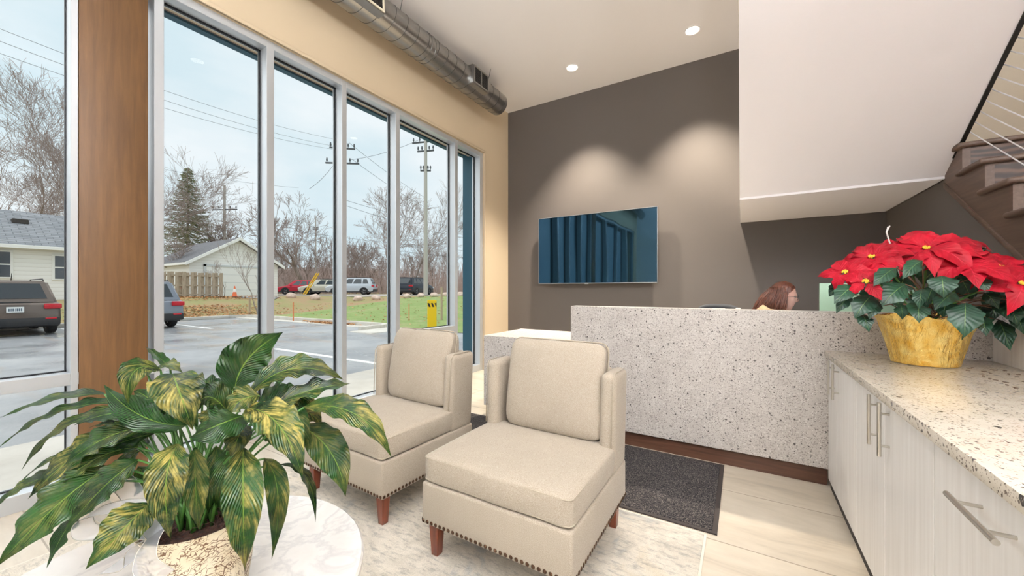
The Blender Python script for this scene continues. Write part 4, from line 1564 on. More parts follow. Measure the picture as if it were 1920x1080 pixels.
# ------------------------------------------------------------------ office chairs, monitor, small things on the desk
chair_black = M('black_mesh_fabric', '#23262c', 0.7)
def office_chair(x, y, rot, label, top=1.15):
    c = thing('office_chair', label, 'office chair', (x, y, 0), rot, 'office chairs behind the desk')
    b = bm_new(); box(b, -0.24, 0.24, -0.23, 0.24, 0.43, 0.50, 0.035, 4); obj('seat', b, chair_black, c, 40)
    t = bmesh.new()
    bmesh.ops.create_cube(t, size=1.0)
    bmesh.ops.subdivide_edges(t, edges=t.edges[:], cuts=12, use_grid_fill=True)
    for v in t.verts:
        px, py, pz = v.co.x * 2, v.co.y * 2, v.co.z * 2
        p = 4.0
        n_ = (abs(px) ** p + abs(pz) ** p) ** (1 / p) if max(abs(px), abs(pz)) > 0 else 1
        m_ = max(abs(px), abs(pz))
        k = (m_ / n_) if n_ > 0 else 1
        v.co = Vector((px * k * 0.235, 0.27 + py * 0.028 + 0.05 * (1 - px * px) , 0.56 + (top - 0.56) * (pz * k + 1) / 2))
    obj('backrest', t, chair_black, c, 180)
    b = bm_new(); tube(b, [(0, 0.30, 0.62), (0, 0.30, 0.42), (0, 0.15, 0.40), (0, 0.0, 0.40)], 0.018, 8); obj('back_support', b, black_steel, c)
    b = bm_new(); tube(b, [(0, 0, 0.07), (0, 0, 0.44)], 0.026, 12); obj('gas_lift', b, black_steel, c)
    for k in range(5):
        a = 2 * PI * k / 5
        b = bm_new(); tube(b, [(0, 0, 0.10), (0.27 * math.cos(a), 0.27 * math.sin(a), 0.07)], [0.022, 0.014], 8); l_ = obj('leg', b, black_steel, c)
        b = bm_new(); ball(b, (0.27 * math.cos(a), 0.27 * math.sin(a), 0.03), 0.03); obj('caster', b, gasket, l_)
    return c
office_chair(-0.22, 4.38, 0.0, 'empty black office chair whose curved top shows over desk left of the person', 1.149)
office_chair(-0.02, HYY, math.radians(-90) + PI, 'black office chair the person sits on', 0.98)
bpy.data.objects['office_chair.001'].rotation_euler = (0, 0, math.radians(90))
pale_green = M('pale_green_acrylic', '#a9cdb4', 0.35)
mo = thing('monitor', 'pale green backed monitor on the desk behind the poinsettia', 'monitor', (0.86, 4.0, 0.75))
bm = bm_new(); box(bm, 0.505, 1.03, 3.70, 3.725, 0.97, 1.352, 0.004, 2); obj('back_shell', bm, pale_green, mo, 35, True)
bm = bm_new(); box(bm, 0.515, 1.02, 3.726, 3.73, 0.98, 1.342); obj('screen', bm, mk_emit('monitor_screen', '#a8c8ff', 0.6), mo, 35, True)
bm = bm_new(); box(bm, 0.75, 0.79, 3.715, 3.755, 0.75, 1.05, 0.004, 1); box(bm, 0.65, 0.89, 3.66, 3.85, 0.752, 0.762, 0.003, 1); obj('stand', bm, silver_trim, mo, 35, True)
paper = M('white_paper', '#f4f3ef', 0.8)
for (px, wd, hh, lab) in ((1347, 0.10, 0.012, 'flat white paper stack on top of a box by the empty office chair'), (1384, 0.035, 0.020, 'small white card box beside the empty office chair')):
    p = spot(px, 580, 3.25)
    bm = bm_new(); box(bm, p.x - wd / 2, p.x + wd / 2, p.y - 0.03, p.y + 0.03, 0.752, 1.3 - 36 / FPX * 3.25 + hh * 0.6, 0.002, 1)
    tag(obj('paper_box', bm, paper), lab, 'box')

# ------------------------------------------------------------------ ground outside
def sm(t):
    t = max(0.0, min(1.0, t)); return t * t * (3 - 2 * t)
G0 = -0.11
CURB_Y, CURB_X = 10.0, -22.3
def gz(x, y):
    return G0 + 0.93 * sm(max((-x - 22.5) / 7.5, (y - 10.3) / 14.0))

grass_m = M('winter_lawn', '#7d8a55', 0.95, 0, 0.1)
gv = grass_m.coord()
g1 = grass_m.noise(gv, 0.55, 5, 0.65)
g2 = grass_m.noise(gv, 9, 4, 0.7)
gc = grass_m.ramp(g1, [(0.30, '#a9a57b'), (0.46, '#97a66c'), (0.60, '#8ba063'), (0.76, '#b3ac86')])
gc = grass_m.mix(0.5, gc, grass_m.ramp(g2, [(0.3, 0.55), (0.7, 1.05)]), 'MULTIPLY')
# bare brown leaf-covered soil towards the houses
gs = grass_m.sep(gv)
brn = grass_m.ramp(grass_m.math('ADD', grass_m.math('MULTIPLY', gs[0], -0.12), grass_m.math('MULTIPLY', g1, 0.9)), [(0.0, 0.0), (1.0, 1.0)])
far_ = grass_m.math('MULTIPLY', grass_m.math('LESS_THAN', gs[0], -22.2), grass_m.ramp(g1, [(0.35, 1.0), (0.65, 0.35)]))
gc = grass_m.mix(far_, gc, '#a98d6f')
grass_m.color(gc)
asphalt = M('wet_asphalt', '#a0a3a6', 0.34)
av = asphalt.coord()
ac = asphalt.ramp(asphalt.noise(av, 0.7, 5, 0.65, 0.5), [(0.3, '#84868b'), (0.5, '#9c9ea1'), (0.68, '#adadad')])
ac = asphalt.mix(0.3, ac, asphalt.ramp(asphalt.noise(av, 60, 3), [(0.3, 0.6), (0.7, 1.0)]), 'MULTIPLY')
ac = asphalt.mix(asphalt.ramp(asphalt.noise(asphalt.coord((0.5, 2.0, 1), loc=(4, 2, 0)), 0.9, 3), [(0.56, 0.0), (0.66, 0.5)]), ac, '#a08f80')
asphalt.color(ac)
asphalt.rough(asphalt.ramp(asphalt.noise(av, 0.5, 4), [(0.35, 0.16), (0.65, 0.5)]))
concrete = M('pale_concrete', '#cfcac1', 0.8)
concrete.color(concrete.ramp(concrete.noise(concrete.coord(), 2, 5, 0.6), [(0.3, '#c2bcb2'), (0.7, '#d9d4cb')]))
road_m = M('far_road_gravel', '#b5aca3', 0.85)
road_m.color(road_m.ramp(road_m.noise(road_m.coord(), 0.8, 4), [(0.3, '#a79e96'), (0.7, '#c2b9ae')]))
white_line = M('white_road_paint', '#eeeeec', 0.6)

bm = bm_new()
xs = [-160, -130, -105, -85, -70, -60, -50, -44, -40, -36, -33, -31, -29.5] + [-29 + 0.5 * i for i in range(14)] + [-22.0]
ysg = [-60, -40, -25, -15, -5, 0, 4, 8, 9.9, 10.3] + [10.8 + 0.5 * i for i in range(28)] + [26, 30, 35, 42, 50, 60, 80, 110, 150, 200]
def patch(bm, xs, ys, dz=0.0):
    g = [[bm.verts.new((x, y, gz(x, y) + dz)) for y in ys] for x in xs]
    for i in range(len(xs) - 1):
        for j in range(len(ys) - 1):
            bm.faces.new((g[i][j], g[i + 1][j], g[i + 1][j + 1], g[i][j + 1]))
patch(bm, xs, ysg)
xs2 = [-22.0, -19, -16, -13, -10, -7, -5.0, -3.95, 0, 6, 20, 60]
patch(bm, xs2, [y for y in ysg if y >= 9.9])
bmesh.ops.recalc_face_normals(bm, faces=bm.faces[:])
lawn = struct('lawn', bm, grass_m, 180)
bm = bm_new(); box(bm, -22.2, -5.35, -60, 10.0, -0.5, G0)
struct('ground_parking', bm, asphalt)
bm = bm_new(); box(bm, -5.35, -3.96, -60, 10.0, -0.5, -0.03, 0.01, 1)
struct('path', bm, concrete)
bm = bm_new()
box(bm, -22.35, -22.15, -60, 9.2, -0.4, G0 + 0.14, 0.03, 2)
pts = [(-22.25 + 0.9 * (1 - math.cos(a)), 9.2 + 0.9 * math.sin(a)) for a in [PI / 2 * k / 8 for k in range(9)]]
pts += [(-18.0, 10.1), (-12.6, 10.1)]
pts += [(-12.0 + 0.6 * math.sin(a), 9.5 + 0.6 * math.cos(a)) for a in [PI / 2 * k / 6 for k in range(7)]]
pts += [(-11.4, 8.7)]
for dx_, z_ in ((0.10, G0 + 0.14),):
    for (p, q) in zip(pts, pts[1:]):
        p, q = Vector((*p, 0)), Vector((*q, 0))
        d = (q - p).normalized(); n = Vector((-d.y, d.x, 0)) * 0.10
        v = [bm.verts.new(c + Vector((0, 0, z))) for z in (G0 - 0.1, z_) for c in (p - n, q - n, q + n, p + n)]
        for f in ((4, 5, 6, 7), (0, 1, 5, 4), (1, 2, 6, 5), (2, 3, 7, 6), (3, 0, 4, 7)):
            bm.faces.new([v[i] for i in f])
bmesh.ops.recalc_face_normals(bm, faces=bm.faces[:])
struct('kerb', bm, concrete)
bm = bm_new(); box(bm, -11.3, -10.2, 8.2, 9.99, G0 - 0.02, G0 + 0.03, 0.02, 1); box(bm, -22.1, -11.3, 9.45, 9.99, G0 - 0.02, G0 + 0.012)
struct('kerb_gutter', bm, concrete)
bm = bm_new()
for (x0, x1, y0, y1) in ((-21.5, -16.6, 6.28, 6.42), (-21.5, -16.6, 3.48, 3.62), (-21.5, -16.6, 0.6, 0.74), (-9.6, -5.4, 4.90, 5.02)):
    box(bm, x0, x1, y0, y1, G0, G0 + 0.006)
struct('road_marking', bm, white_line)
def strip(name, p0, p1, wd, mat, dz=0.03, n=40):
    bm = bm_new()
    p0, p1 = Vector((*p0, 0)), Vector((*p1, 0))
    d = (p1 - p0).normalized(); nrm = Vector((-d.y, d.x, 0))
    rows = []
    for i in range(n + 1):
        c = p0.lerp(p1, i / n)
        row = []
        for j in range(9):
            q = c + nrm * wd * (j / 8 - 0.5)
            row.append(bm.verts.new((q.x, q.y, gz(q.x, q.y) + dz)))
        rows.append(row)
    for a, b in zip(rows, rows[1:]):
        for j in range(8):
            bm.faces.new((a[j], b[j], b[j + 1], a[j + 1]))
    bmesh.ops.recalc_face_normals(bm, faces=bm.faces[:])
    return struct(name, bm, mat, 180)
strip('road', plan(330, 38), plan(1150, 38), 11, road_m, 0.02)
strip('path_driveway', plan(318, 25.2), plan(520, 27.3), 1.8, asphalt, 0.04)

# fallen leaves: uncountable, one object
leaf_brown = M('fallen_leaf', '#b07a4c', 0.9)
leaf_brown.color(leaf_brown.ramp(leaf_brown.noise(leaf_brown.coord(), 2.2, 2), [(0.3, '#9a6a45'), (0.5, '#c08c5c'), (0.7, '#d2a878')]))
random.seed(31)
bm = bm_new()
for i in range(5200):
    r_ = random.random()
    if r_ < 0.5: x, y = random.uniform(-26.5, -22.4), random.gauss(8.2, 2.2)
    elif r_ < 0.8: x, y = random.uniform(-31.5, -28.0), random.uniform(5, 15)
    elif r_ < 0.9: x, y = random.gauss(-14.8, 0.7), random.gauss(9.85, 0.12)
    else: x, y = random.uniform(-26, -9), random.uniform(10.4, 22)
    z = (gz(x, y) if (y > 10 or x < -22.3) else G0) + 0.02
    s = random.uniform(0.04, 0.08); a = random.uniform(0, 6.28)
    c, s_ = math.cos(a) * s, math.sin(a) * s
    v = [bm.verts.new((x + dx, y + dy, z + random.uniform(0, 0.06))) for dx, dy in ((c, s_), (-s_ * .6, c * .6), (-c, -s_), (s_ * .6, -c * .6))]
    bm.faces.new(v)
tag(obj('fallen_leaves', bm, leaf_brown, None, None), 'brown fallen leaves along the kerb and wooden fence', 'leaves', kind='stuff')

# ------------------------------------------------------------------ building canopy outside
bm = bm_new(); box(bm, -4.42, -3.94, -8, 6.4, 3.80, 4.3)
struct('canopy_soffit', bm, canopy_paint)
bm = bm_new(); box(bm, -4.50, -4.42, -8, 6.4, 3.78, 4.5)
struct('canopy_trim', bm, teal_metal)
bm = bm_new(); box(bm, -4.35, -3.86, 5.50, 5.96, -0.03, 3.80, 0.004, 1)
tag(struct('column_outside', bm, teal_metal), 'dark teal clad column outside the narrowest right window', 'column')
for i, yy in enumerate((4.1, 2.0)):
    t = thing('canopy_downlight', ['small round canopy lamp seen through the widest window', 'small round canopy lamp seen at top of second pane right of the column'][i], 'ceiling light', (-4.17, yy, 3.80))
    b = bm_new(); lathe(b, [(0.001, -0.014), (0.075, -0.014), (0.085, -0.004)], 24); obj('lens', b, canopy_glow, t)
    b = bm_new(); lathe(b, [(0.085, 0.0), (0.1, 0.0), (0.1, -0.01), (0.085, -0.012)], 24); obj('trim_ring', b, white_paint, t)

# ------------------------------------------------------------------ cars
tyre_m = M('tyre_rubber', '#1b1b1d', 0.8)
rim_m = M('alloy_rim', '#c4c6c9', 0.3, 0.8)
car_glass = M('car_window_glass', '#1b242b', 0.05, 0, 0.9)
cladding_m = M('black_car_cladding', '#26272a', 0.6)
tail_red = M('tail_lamp_red', '#c3182a', 0.2)
head_clear = M('head_lamp', '#dfe4e8', 0.1, 0.4)
plate_m = M('number_plate', '#e9ebea', 0.4)
plate_txt = M('plate_lettering', '#5c6a78', 0.5)
def car(name, label, pos, head, L_, W_, H_, paint, sedan=False, plate=False, group=None):
    """local +x is forward, origin on the ground under the middle"""
    gzv = pos[2]
    t = thing(name, label, 'car', (pos[0], pos[1], gzv), head, group)
    h = L_ / 2
    belt = H_ * 0.60
    low = 0.26
    body = bm_new()
    hoodx = h - L_ * 0.21
    side = [(-h + 0.05, low + 0.06), (-h, 0.52), (-h + 0.03, 0.78), (-h + 0.10, belt), (hoodx, belt), (h - 0.22, belt - 0.12), (h - 0.04, belt - 0.30), (h, 0.48), (h - 0.08, low + 0.04), (h - 0.5, low), (-h + 0.5, low)]
    prism(body, side, 'y', -W_ / 2, W_ / 2, 0.11, 4)
    # greenhouse
    xr0, xr1 = -h + 0.10, hoodx + 0.05
    xt0, xt1 = (-h + 0.42, hoodx - 0.78) if not sedan else (-h + 1.05, hoodx - 0.8)
    if sedan: xr0 = -h + 0.6
    wb, wt = W_ / 2 - 0.05, W_ / 2 - 0.24
    cab = bmesh.new()
    zb, zt = belt - 0.06, H_ - 0.03
    vs = [cab.verts.new(c) for c in ((xr0, -wb, zb), (xr1, -wb, zb), (xr1, wb, zb), (xr0, wb, zb), (xt0, -wt, zt), (xt1, -wt, zt), (xt1, wt, zt), (xt0, wt, zt))]
    for f in ((0, 3, 2, 1), (4, 5, 6, 7), (0, 1, 5, 4), (1, 2, 6, 5), (2, 3, 7, 6), (3, 0, 4, 7)):
        cab.faces.new([vs[i] for i in f])
    bmesh.ops.recalc_face_normals(cab, faces=cab.faces[:])
    bmesh.ops.bevel(cab, geom=cab.edges[:], offset=0.06, segments=3, affect='EDGES')
    merge(body, cab)
    obj('body', body, paint, t, 40)
    # windows as slightly raised panels on the greenhouse faces
    def quad(name, A, B, Cc, D, u0, u1, v0, v1, par=t, m=car_glass, off=0.012, lab=None):
        A, B, Cc, D = map(Vector, (A, B, Cc, D))   # A-B bottom, D-C top
        P = lambda u, v: (A.lerp(B, u)).lerp(D.lerp(Cc, u), v)
        n = (B - A).cross(D - A).normalized() * off
        b = bm_new()
        q = [P(u0, v0), P(u1, v0), P(u1 - 0.02, v1), P(u0 + 0.02, v1)]
        v_ = [b.verts.new(p + n) for p in q] + [b.verts.new(p - n) for p in q]
        for f in ((0, 1, 2, 3), (7, 6, 5, 4), (0, 4, 5, 1), (1, 5, 6, 2), (2, 6, 7, 3), (3, 7, 4, 0)):
            b.faces.new([v_[i] for i in f])
        return obj(name, b, m, par, 30)
    quad('rear_window', (xr0, wb, zb), (xr0, -wb, zb), (xt0, -wt, zt), (xt0, wt, zt), 0.11, 0.89, 0.22, 0.86)
    quad('windshield', (xr1, -wb, zb), (xr1, wb, zb), (xt1, wt, zt), (xt1, -wt, zt), 0.07, 0.93, 0.14, 0.93)
    for s in (-1, 1):
        a_, b_, c_, d_ = (xr0, s * wb, zb), (xr1, s * wb, zb), (xt1, s * wt, zt), (xt0, s * wt, zt)
        if s > 0: a_, b_, c_, d_ = b_, a_, d_, c_
        for (u0, u1) in ((0.10, 0.27), (0.30, 0.55), (0.58, 0.82)):
            if s > 0: u0, u1 = 1 - u1, 1 - u0
            quad('side_window', a_, b_, c_, d_, u0, u1, 0.22, 0.86)
        m = bm_new(); box(m, hoodx - 0.55, hoodx - 0.42, s * (W_ / 2 - 0.03), s * (W_ / 2 + 0.13), belt - 0.02, belt + 0.11, 0.03, 2) if s > 0 else box(m, hoodx - 0.55, hoodx - 0.42, -(W_ / 2 + 0.13), -(W_ / 2 - 0.03), belt - 0.02, belt + 0.11, 0.03, 2)
        obj('mirror', m, paint, t)
        for yy in (s,):
            l = bm_new(); box(l, -h - 0.012, -h + 0.22, min(s * (W_ / 2 - 0.36), s * (W_ / 2 + 0.008)), max(s * (W_ / 2 - 0.36), s * (W_ / 2 + 0.008)), belt - 0.22, belt - 0.06, 0.03, 2)
            obj('tail_lamp', l, tail_red, t)
            l = bm_new(); box(l, -h - 0.036, -h + 0.05, min(s * (W_ / 2 - 0.34), s * (W_ / 2 - 0.10)), max(s * (W_ / 2 - 0.34), s * (W_ / 2 - 0.10)), 0.50, 0.55, 0.01, 1)
            obj('reflector', l, tail_red, t)
            l = bm_new(); box(l, h - 0.26, h - 0.005, min(s * (W_ / 2 - 0.42), s * (W_ / 2 - 0.0)), max(s * (W_ / 2 - 0.42), s * (W_ / 2 - 0.0)), belt - 0.37, belt - 0.23, 0.04, 2)
            obj('head_lamp', l, head_clear, t)
            if not sedan:
                l = bm_new(); tube(l, [(xt0 + 0.15, s * (wt - 0.06), zt + 0.0), (xt0 + 0.25, s * (wt - 0.06), zt + 0.06), (xt1 - 0.2, s * (wt - 0.06), zt + 0.06), (xt1 - 0.1, s * (wt - 0.06), zt)], 0.018, 6)
                obj('roof_rail', l, cladding_m, t)
    c = bm_new()
    box(c, -h - 0.03, -h + 0.35, -W_ / 2 + 0.02, W_ / 2 - 0.02, 0.30, 0.56, 0.05, 2)
    box(c, h - 0.30, h + 0.025, -W_ / 2 + 0.03, W_ / 2 - 0.03, 0.24, 0.46, 0.05, 2)
    box(c, -h + 0.4, h - 0.4, -W_ / 2 - 0.008, W_ / 2 + 0.008, 0.24, 0.36, 0.02, 1)
    for sx in (-1, 1):
        for s in (-1, 1):
            x = sx * L_ * 0.295
            pr = []
            for k in range(17):
                a = PI * k / 16
                pr.append((x + 0.42 * math.cos(a), 0.34 + 0.40 * math.sin(a)))
            pr += [(x - 0.42, 0.25), (x + 0.42, 0.25)]
            prism(c, pr, 'y', min(s * (W_ / 2 - 0.25), s * (W_ / 2 + 0.006)), max(s * (W_ / 2 - 0.25), s * (W_ / 2 + 0.006)))
    obj('cladding', c, cladding_m, t)
    g = bm_new(); box(g, h - 0.06, h + 0.012, -W_ * 0.26, W_ * 0.26, belt - 0.36, belt - 0.22, 0.02, 1)
    obj('grille', g, cladding_m, t)
    for sx in (-1, 1):
        for s in (-1, 1):
            x, y = sx * L_ * 0.295, s * (W_ / 2 - 0.10)
            wb_ = bmesh.new()
            lathe(wb_, [(0.20, -0.11), (0.31, -0.115), (0.35, -0.08), (0.355, 0.0), (0.35, 0.08), (0.31, 0.115), (0.20, 0.11), (0.20, -0.11)], 28)
            wb_.transform(Matrix.Translation((x, y, 0.355)) @ Matrix.Rotation(PI / 2, 4, 'X'))
            wh = obj('wheel', wb_, tyre_m, t)
            rm = bmesh.new()
            tube(rm, [(0, 0, -0.09), (0, 0, 0.09)], 0.055, 12)
            for k in range(5):
                a = 2 * PI * k / 5
                for zz in (-0.088, 0.088):
                    q = bmesh.new(); box(q, 0.03, 0.215, -0.028, 0.028, zz - 0.018, zz + 0.018, 0.006, 1)
                    q.transform(Matrix.Rotation(a, 4, 'Z')); merge(rm, q)
            lathe(rm, [(0.205, -0.1), (0.215, 0.0), (0.205, 0.1)], 28)
            rm.transform(Matrix.Translation((x, y, 0.355)) @ Matrix.Rotation(PI / 2, 4, 'X'))
            obj('rim', rm, rim_m, wh)
    if plate:
        p = bm_new(); box(p, -h - 0.036, -h - 0.02, -0.165, 0.165, belt - 0.31, belt - 0.14, 0.004, 1)
        pl = obj('number_plate', p, plate_m, t)
        x = bm_new()
        for k, wd in enumerate((0.026, 0.018, 0.026, 0.010, 0.026, 0.026, 0.022)):
            y = 0.115 - k * 0.038
            box(x, -h - 0.0385, -h - 0.036, y - wd / 2, y + wd / 2, belt - 0.265, belt - 0.185)
        obj('lettering', x, plate_txt, pl)
        q = bm_new(); box(q, -h - 0.01, -h + 0.02, -0.30, 0.30, belt - 0.03, belt + 0.01, 0.008, 1); obj('wiper', q, cladding_m, t)
        a = bm_new(); tube(a, [(xt0 + 0.25, 0.0, zt), (xt0 + 0.12, 0.0, zt + 0.22)], [0.012, 0.006], 6); obj('antenna', a, cladding_m, t)
    return t
def paint(name, col, rough=0.25, metal=0.3):
    return M(name, col, rough, metal)
car('parked_suv', 'dark brown SUV parked facing away beside white sided house', (-20.9, 2.17, G0), PI, 4.4, 1.84, 1.74, paint('brown_car_paint', '#6e625b', 0.2), plate=True)
car('parked_suv', 'grey SUV with its rear corner showing right of the wooden column', (-20.3, 5.02, G0), PI, 4.7, 1.95, 1.76, paint('grey_car_paint', '#7f858f'))
def far_car(name, label, px, d, head, *a, **k):
    x, y = plan(px, d)
    return car(name, label, (x, y, gz(x, y) + 0.02), head, *a, **k)
FACE = math.radians(31 + 180)
far_car('parked_hatchback', 'red car parked across the lawn, leftmost of the far cars', 566, 40, FACE + math.radians(12), 4.4, 1.78, 1.5, paint('red_car_paint', '#b3293c'), sedan=True)
far_car('parked_crossover', 'beige silver car between red car and silver SUV across the lawn', 606, 39.6, FACE + math.radians(20), 4.4, 1.8, 1.58, paint('beige_car_paint', '#c9c4b4'))
far_car('parked_suv', 'silver SUV side on across the lawn, behind the window mullion', 660, 38, FACE + math.radians(8), 4.5, 1.85, 1.68, paint('silver_car_paint', '#c3c9d0'))
far_car('parked_suv', 'dark navy SUV seen from behind beside the tall utility pole', 778, 37.5, math.radians(31 + 90 - 14), 4.5, 1.85, 1.68, paint('navy_car_paint', '#252b36'), plate=False)

# ------------------------------------------------------------------ houses, fence
siding = M('white_vinyl_siding', '#e8e4da', 0.7)
sw_ = siding.n('TexWave')
sw_.wave_profile = 'SAW'
sw_.bands_direction = 'Z'
sw_.inputs['Scale'].default_value = 1.55
siding.l(siding.coord(), sw_.inputs['Vector'])
siding.color(siding.ramp(sw_.outputs['Fac'], [(0.0, '#d6d3ce'), (0.12, '#f8f6f3'), (1.0, '#fdfcfa')]))
siding.bump(sw_.outputs['Fac'], 0.5, 0.03)
shingle = M('grey_shingle_roof', '#5e6166', 0.9)
sb_ = shingle.n('TexBrick')
sb_.inputs['Color1'].default_value = lin('#7b7e83'); sb_.inputs['Color2'].default_value = lin('#94969a'); sb_.inputs['Mortar'].default_value = lin('#606368')
sb_.inputs['Scale'].default_value = 1.0; sb_.inputs['Brick Width'].default_value = 0.5; sb_.inputs['Row Height'].default_value = 0.2; sb_.inputs['Mortar Size'].default_value = 0.015
shingle.l(shingle.coord((1, 1, 1), rot=(0, 0, PI / 2)), sb_.inputs['Vector'])
shingle.color(sb_.outputs['Color'])
dark_shingle = M('dark_shingle_roof', '#6a6a6e', 0.9)
dark_shingle.color(dark_shingle.ramp(dark_shingle.noise(dark_shingle.coord((2, 8, 1)), 3, 4), [(0.3, '#5b5b60'), (0.7, '#7a797c')]))
trim_white = M('white_house_trim', '#f2f1ee', 0.6)
dark_pane = M('house_window_pane', '#4a4f58', 0.1, 0, 0.8)
fence_wood = mk_wood('weathered_fence_wood', [(0.25, '#8c7d6e'), (0.5, '#b0a08d'), (0.75, '#c6b8a5')], 'z', 10, 2.5, 0.9)
def house_window(parent, x, y0, y1, z0, z1):
    f = bm_new(); box(f, x - 0.02, x + 0.06, y0, y1, z0, z1, 0.01, 1)
    w_ = obj('window', f, trim_white, parent, 35, True)
    for (a, b) in ((z0 + 0.08, (z0 + z1) / 2 - 0.03), ((z0 + z1) / 2 + 0.03, z1 - 0.08)):
        p = bm_new(); box(p, x + 0.061, x + 0.066, y0 + 0.10, y1 - 0.10, a, b)
        q = obj('pane', p, dark_pane, w_, 35)
        q.data.transform(Matrix.Translation(-Vector(parent.location)))
hs = thing('house', 'white sided house with grey shingle roof behind the brown SUV', 'house', (-33, 0.5, 0.4))
b = bm_new(); box(b, -37, -30, -6, 5.65, 0.1, 3.45); prism(b, [(-37, 3.45), (-30, 3.45), (-33.5, 5.3)], 'y', -5.99, 5.64)
obj('wall', b, siding, hs, 35, True)
b = bm_new()
prism(b, [(-29.55, 3.36), (-33.5, 5.44), (-33.5, 5.56), (-29.5, 3.46)], 'y', -6.3, 5.9); prism(b, [(-37.45, 3.36), (-33.5, 5.44), (-33.5, 5.56), (-37.5, 3.46)], 'y', -6.3, 5.9)
obj('roof', b, shingle, hs, 35, True)
b = bm_new(); box(b, -29.56, -29.46, -6.3, 5.9, 3.30, 3.47, 0.01, 1); obj('gutter', b, trim_white, hs, 35, True)
b = bm_new(); box(b, -32.3, -31.9, 3.6, 4.15, 4.72, 4.98, 0.03, 1); obj('roof_vent', b, shadow_gap, hs, 35, True)
house_window(hs, -30, 2.0, 3.43, 1.85, 3.2); house_window(hs, -30, 4.62, 5.50, 1.80, 3.12)
ga = thing('garage', 'white garage with gable roof and wide white door behind the fence', 'garage', (-36.5, 14.3, 0.8))
gy0, gy1 = 11.3, 17.2
gm = (gy0 + gy1) / 2
b = bm_new(); box(b, -40, -33, gy0, gy1, 0.4, 3.32); prism(b, [(gy0, 3.32), (gy1, 3.32), (gm, 5.12)], 'x', -39.99, -33.0)
obj('wall', b, siding, ga, 35, True)
b = bm_new()
for s, ye in ((1, gy0 - 0.35), (-1, gy1 + 0.35)):
    prism(b, [(ye, 3.12), (gm, 5.14), (gm, 5.28), (ye, 3.26)], 'x', -40.3, -32.6)
obj('roof', b, dark_shingle, ga, 35, True)
b = bm_new()
for ye in (gy0 - 0.36, gy1 + 0.36):
    prism(b, [(ye, 3.02), (gm, 5.08), (gm, 5.30), (ye, 3.24)], 'x', -32.62, -32.52)
box(b, -40.3, -32.6, gy0 - 0.40, gy0 - 0.30, 3.06, 3.22)
obj('fascia', b, trim_white, ga, 35, True)
b = bm_new(); box(b, -33.0, -32.94, 12.25, 16.5, 0.75, 3.02); dd_ = obj('garage_door', b, trim_white, ga, 35, True)
b = bm_new()
for k in range(1, 4): box(b, -32.942, -32.935, 12.28, 16.47, 0.75 + k * 0.567 - 0.012, 0.75 + k * 0.567 + 0.012)
box(b, -33.0, -32.90, 12.10, 12.25, 0.75, 3.15); box(b, -33.0, -32.90, 16.5, 16.65, 0.75, 3.15); box(b, -33.0, -32.90, 12.10, 16.65, 3.02, 3.15)
obj('door_frame', b, M('door_frame_grey', '#cfd2d4', 0.6), ga, 35, True)
fe = thing('wooden_fence', 'weathered shadowbox board fence in front of white garage', 'fence', (-31, 10.5, 0.8))
b = bm_new()
FX = -30.8
n = 22
for k in range(n):
    y = 8.0 + 4.35 * (k + 0.5) / n
    dx_ = 0.05 if k % 2 else -0.05
    box(b, FX + dx_ - 0.012, FX + dx_ + 0.012, y - 0.085, y + 0.085, 0.72, 2.44 + 0.02 * ((k * 7) % 3), 0.004, 1)
obj('boards', b, fence_wood, fe, 35, True)
for z in (1.0, 1.6, 2.25):
    b = bm_new(); box(b, FX - 0.035, FX + 0.035, 8.0, 12.35, z - 0.05, z + 0.05); obj('rail', b, fence_wood, fe, 35, True)
for y in (8.0, 10.2, 12.33):
    b = bm_new(); box(b, FX - 0.06, FX + 0.06, y - 0.06, y + 0.06, 0.5, 2.48); obj('post', b, fence_wood, fe, 35, True)
far_b = thing('far_building', 'long low pale building showing behind the bare woods', 'building', (*plan(590, 105), 1))
b = bm_new()
x, y = plan(590, 105)
box(b, -16, 16, -4, 4, 0.2, 5.6, mtx=Matrix.Rotation(YAW, 4, 'Z')); obj('wall', b, M('pinkish_brick', '#b9a79f', 0.9), far_b)
b = bm_new(); box(b, -16.4, 16.4, -4.4, 4.4, 5.6, 6.2, mtx=Matrix.Rotation(YAW, 4, 'Z')); obj('roof', b, M('pale_roof', '#c7c2c0', 0.9), far_b)

# ------------------------------------------------------------------ small things on the lawn
orange = M('safety_orange', '#ee7a4e', 0.6)
x, y = plan(440, 26.0)
co_ = thing('traffic_cone', 'orange traffic cone with white collar before the garage door', 'traffic cone', (x, y, gz(x, y) + 0.05))
b = bm_new(); box(b, -0.19, 0.19, -0.19, 0.19, 0, 0.03, 0.01, 1); obj('base', b, orange, co_)
b = bm_new(); lathe(b, [(0.14, 0.03), (0.03, 0.72), (0.001, 0.725)], 20); obj('cone', b, orange, co_)
b = bm_new(); lathe(b, [(0.098, 0.32), (0.066, 0.52)], 20); lathe(b, [(0.1, 0.32), (0.068, 0.52)], 20); obj('reflective_collar', b, trim_white, co_)
yel = M('safety_yellow', '#f2c80f', 0.5)
blk = M('black_stripe', '#17171a', 0.6)
bl = thing('bollard', 'square yellow bollard with black diagonal stripes on the lawn', 'bollard', (-9.72, 10.5, gz(-9.72, 10.5)), math.radians(40))
b = bm_new(); box(b, -0.16, 0.16, -0.16, 0.16, -0.05, 1.05, 0.01, 1); obj('post', b, yel, bl)
b = bm_new()
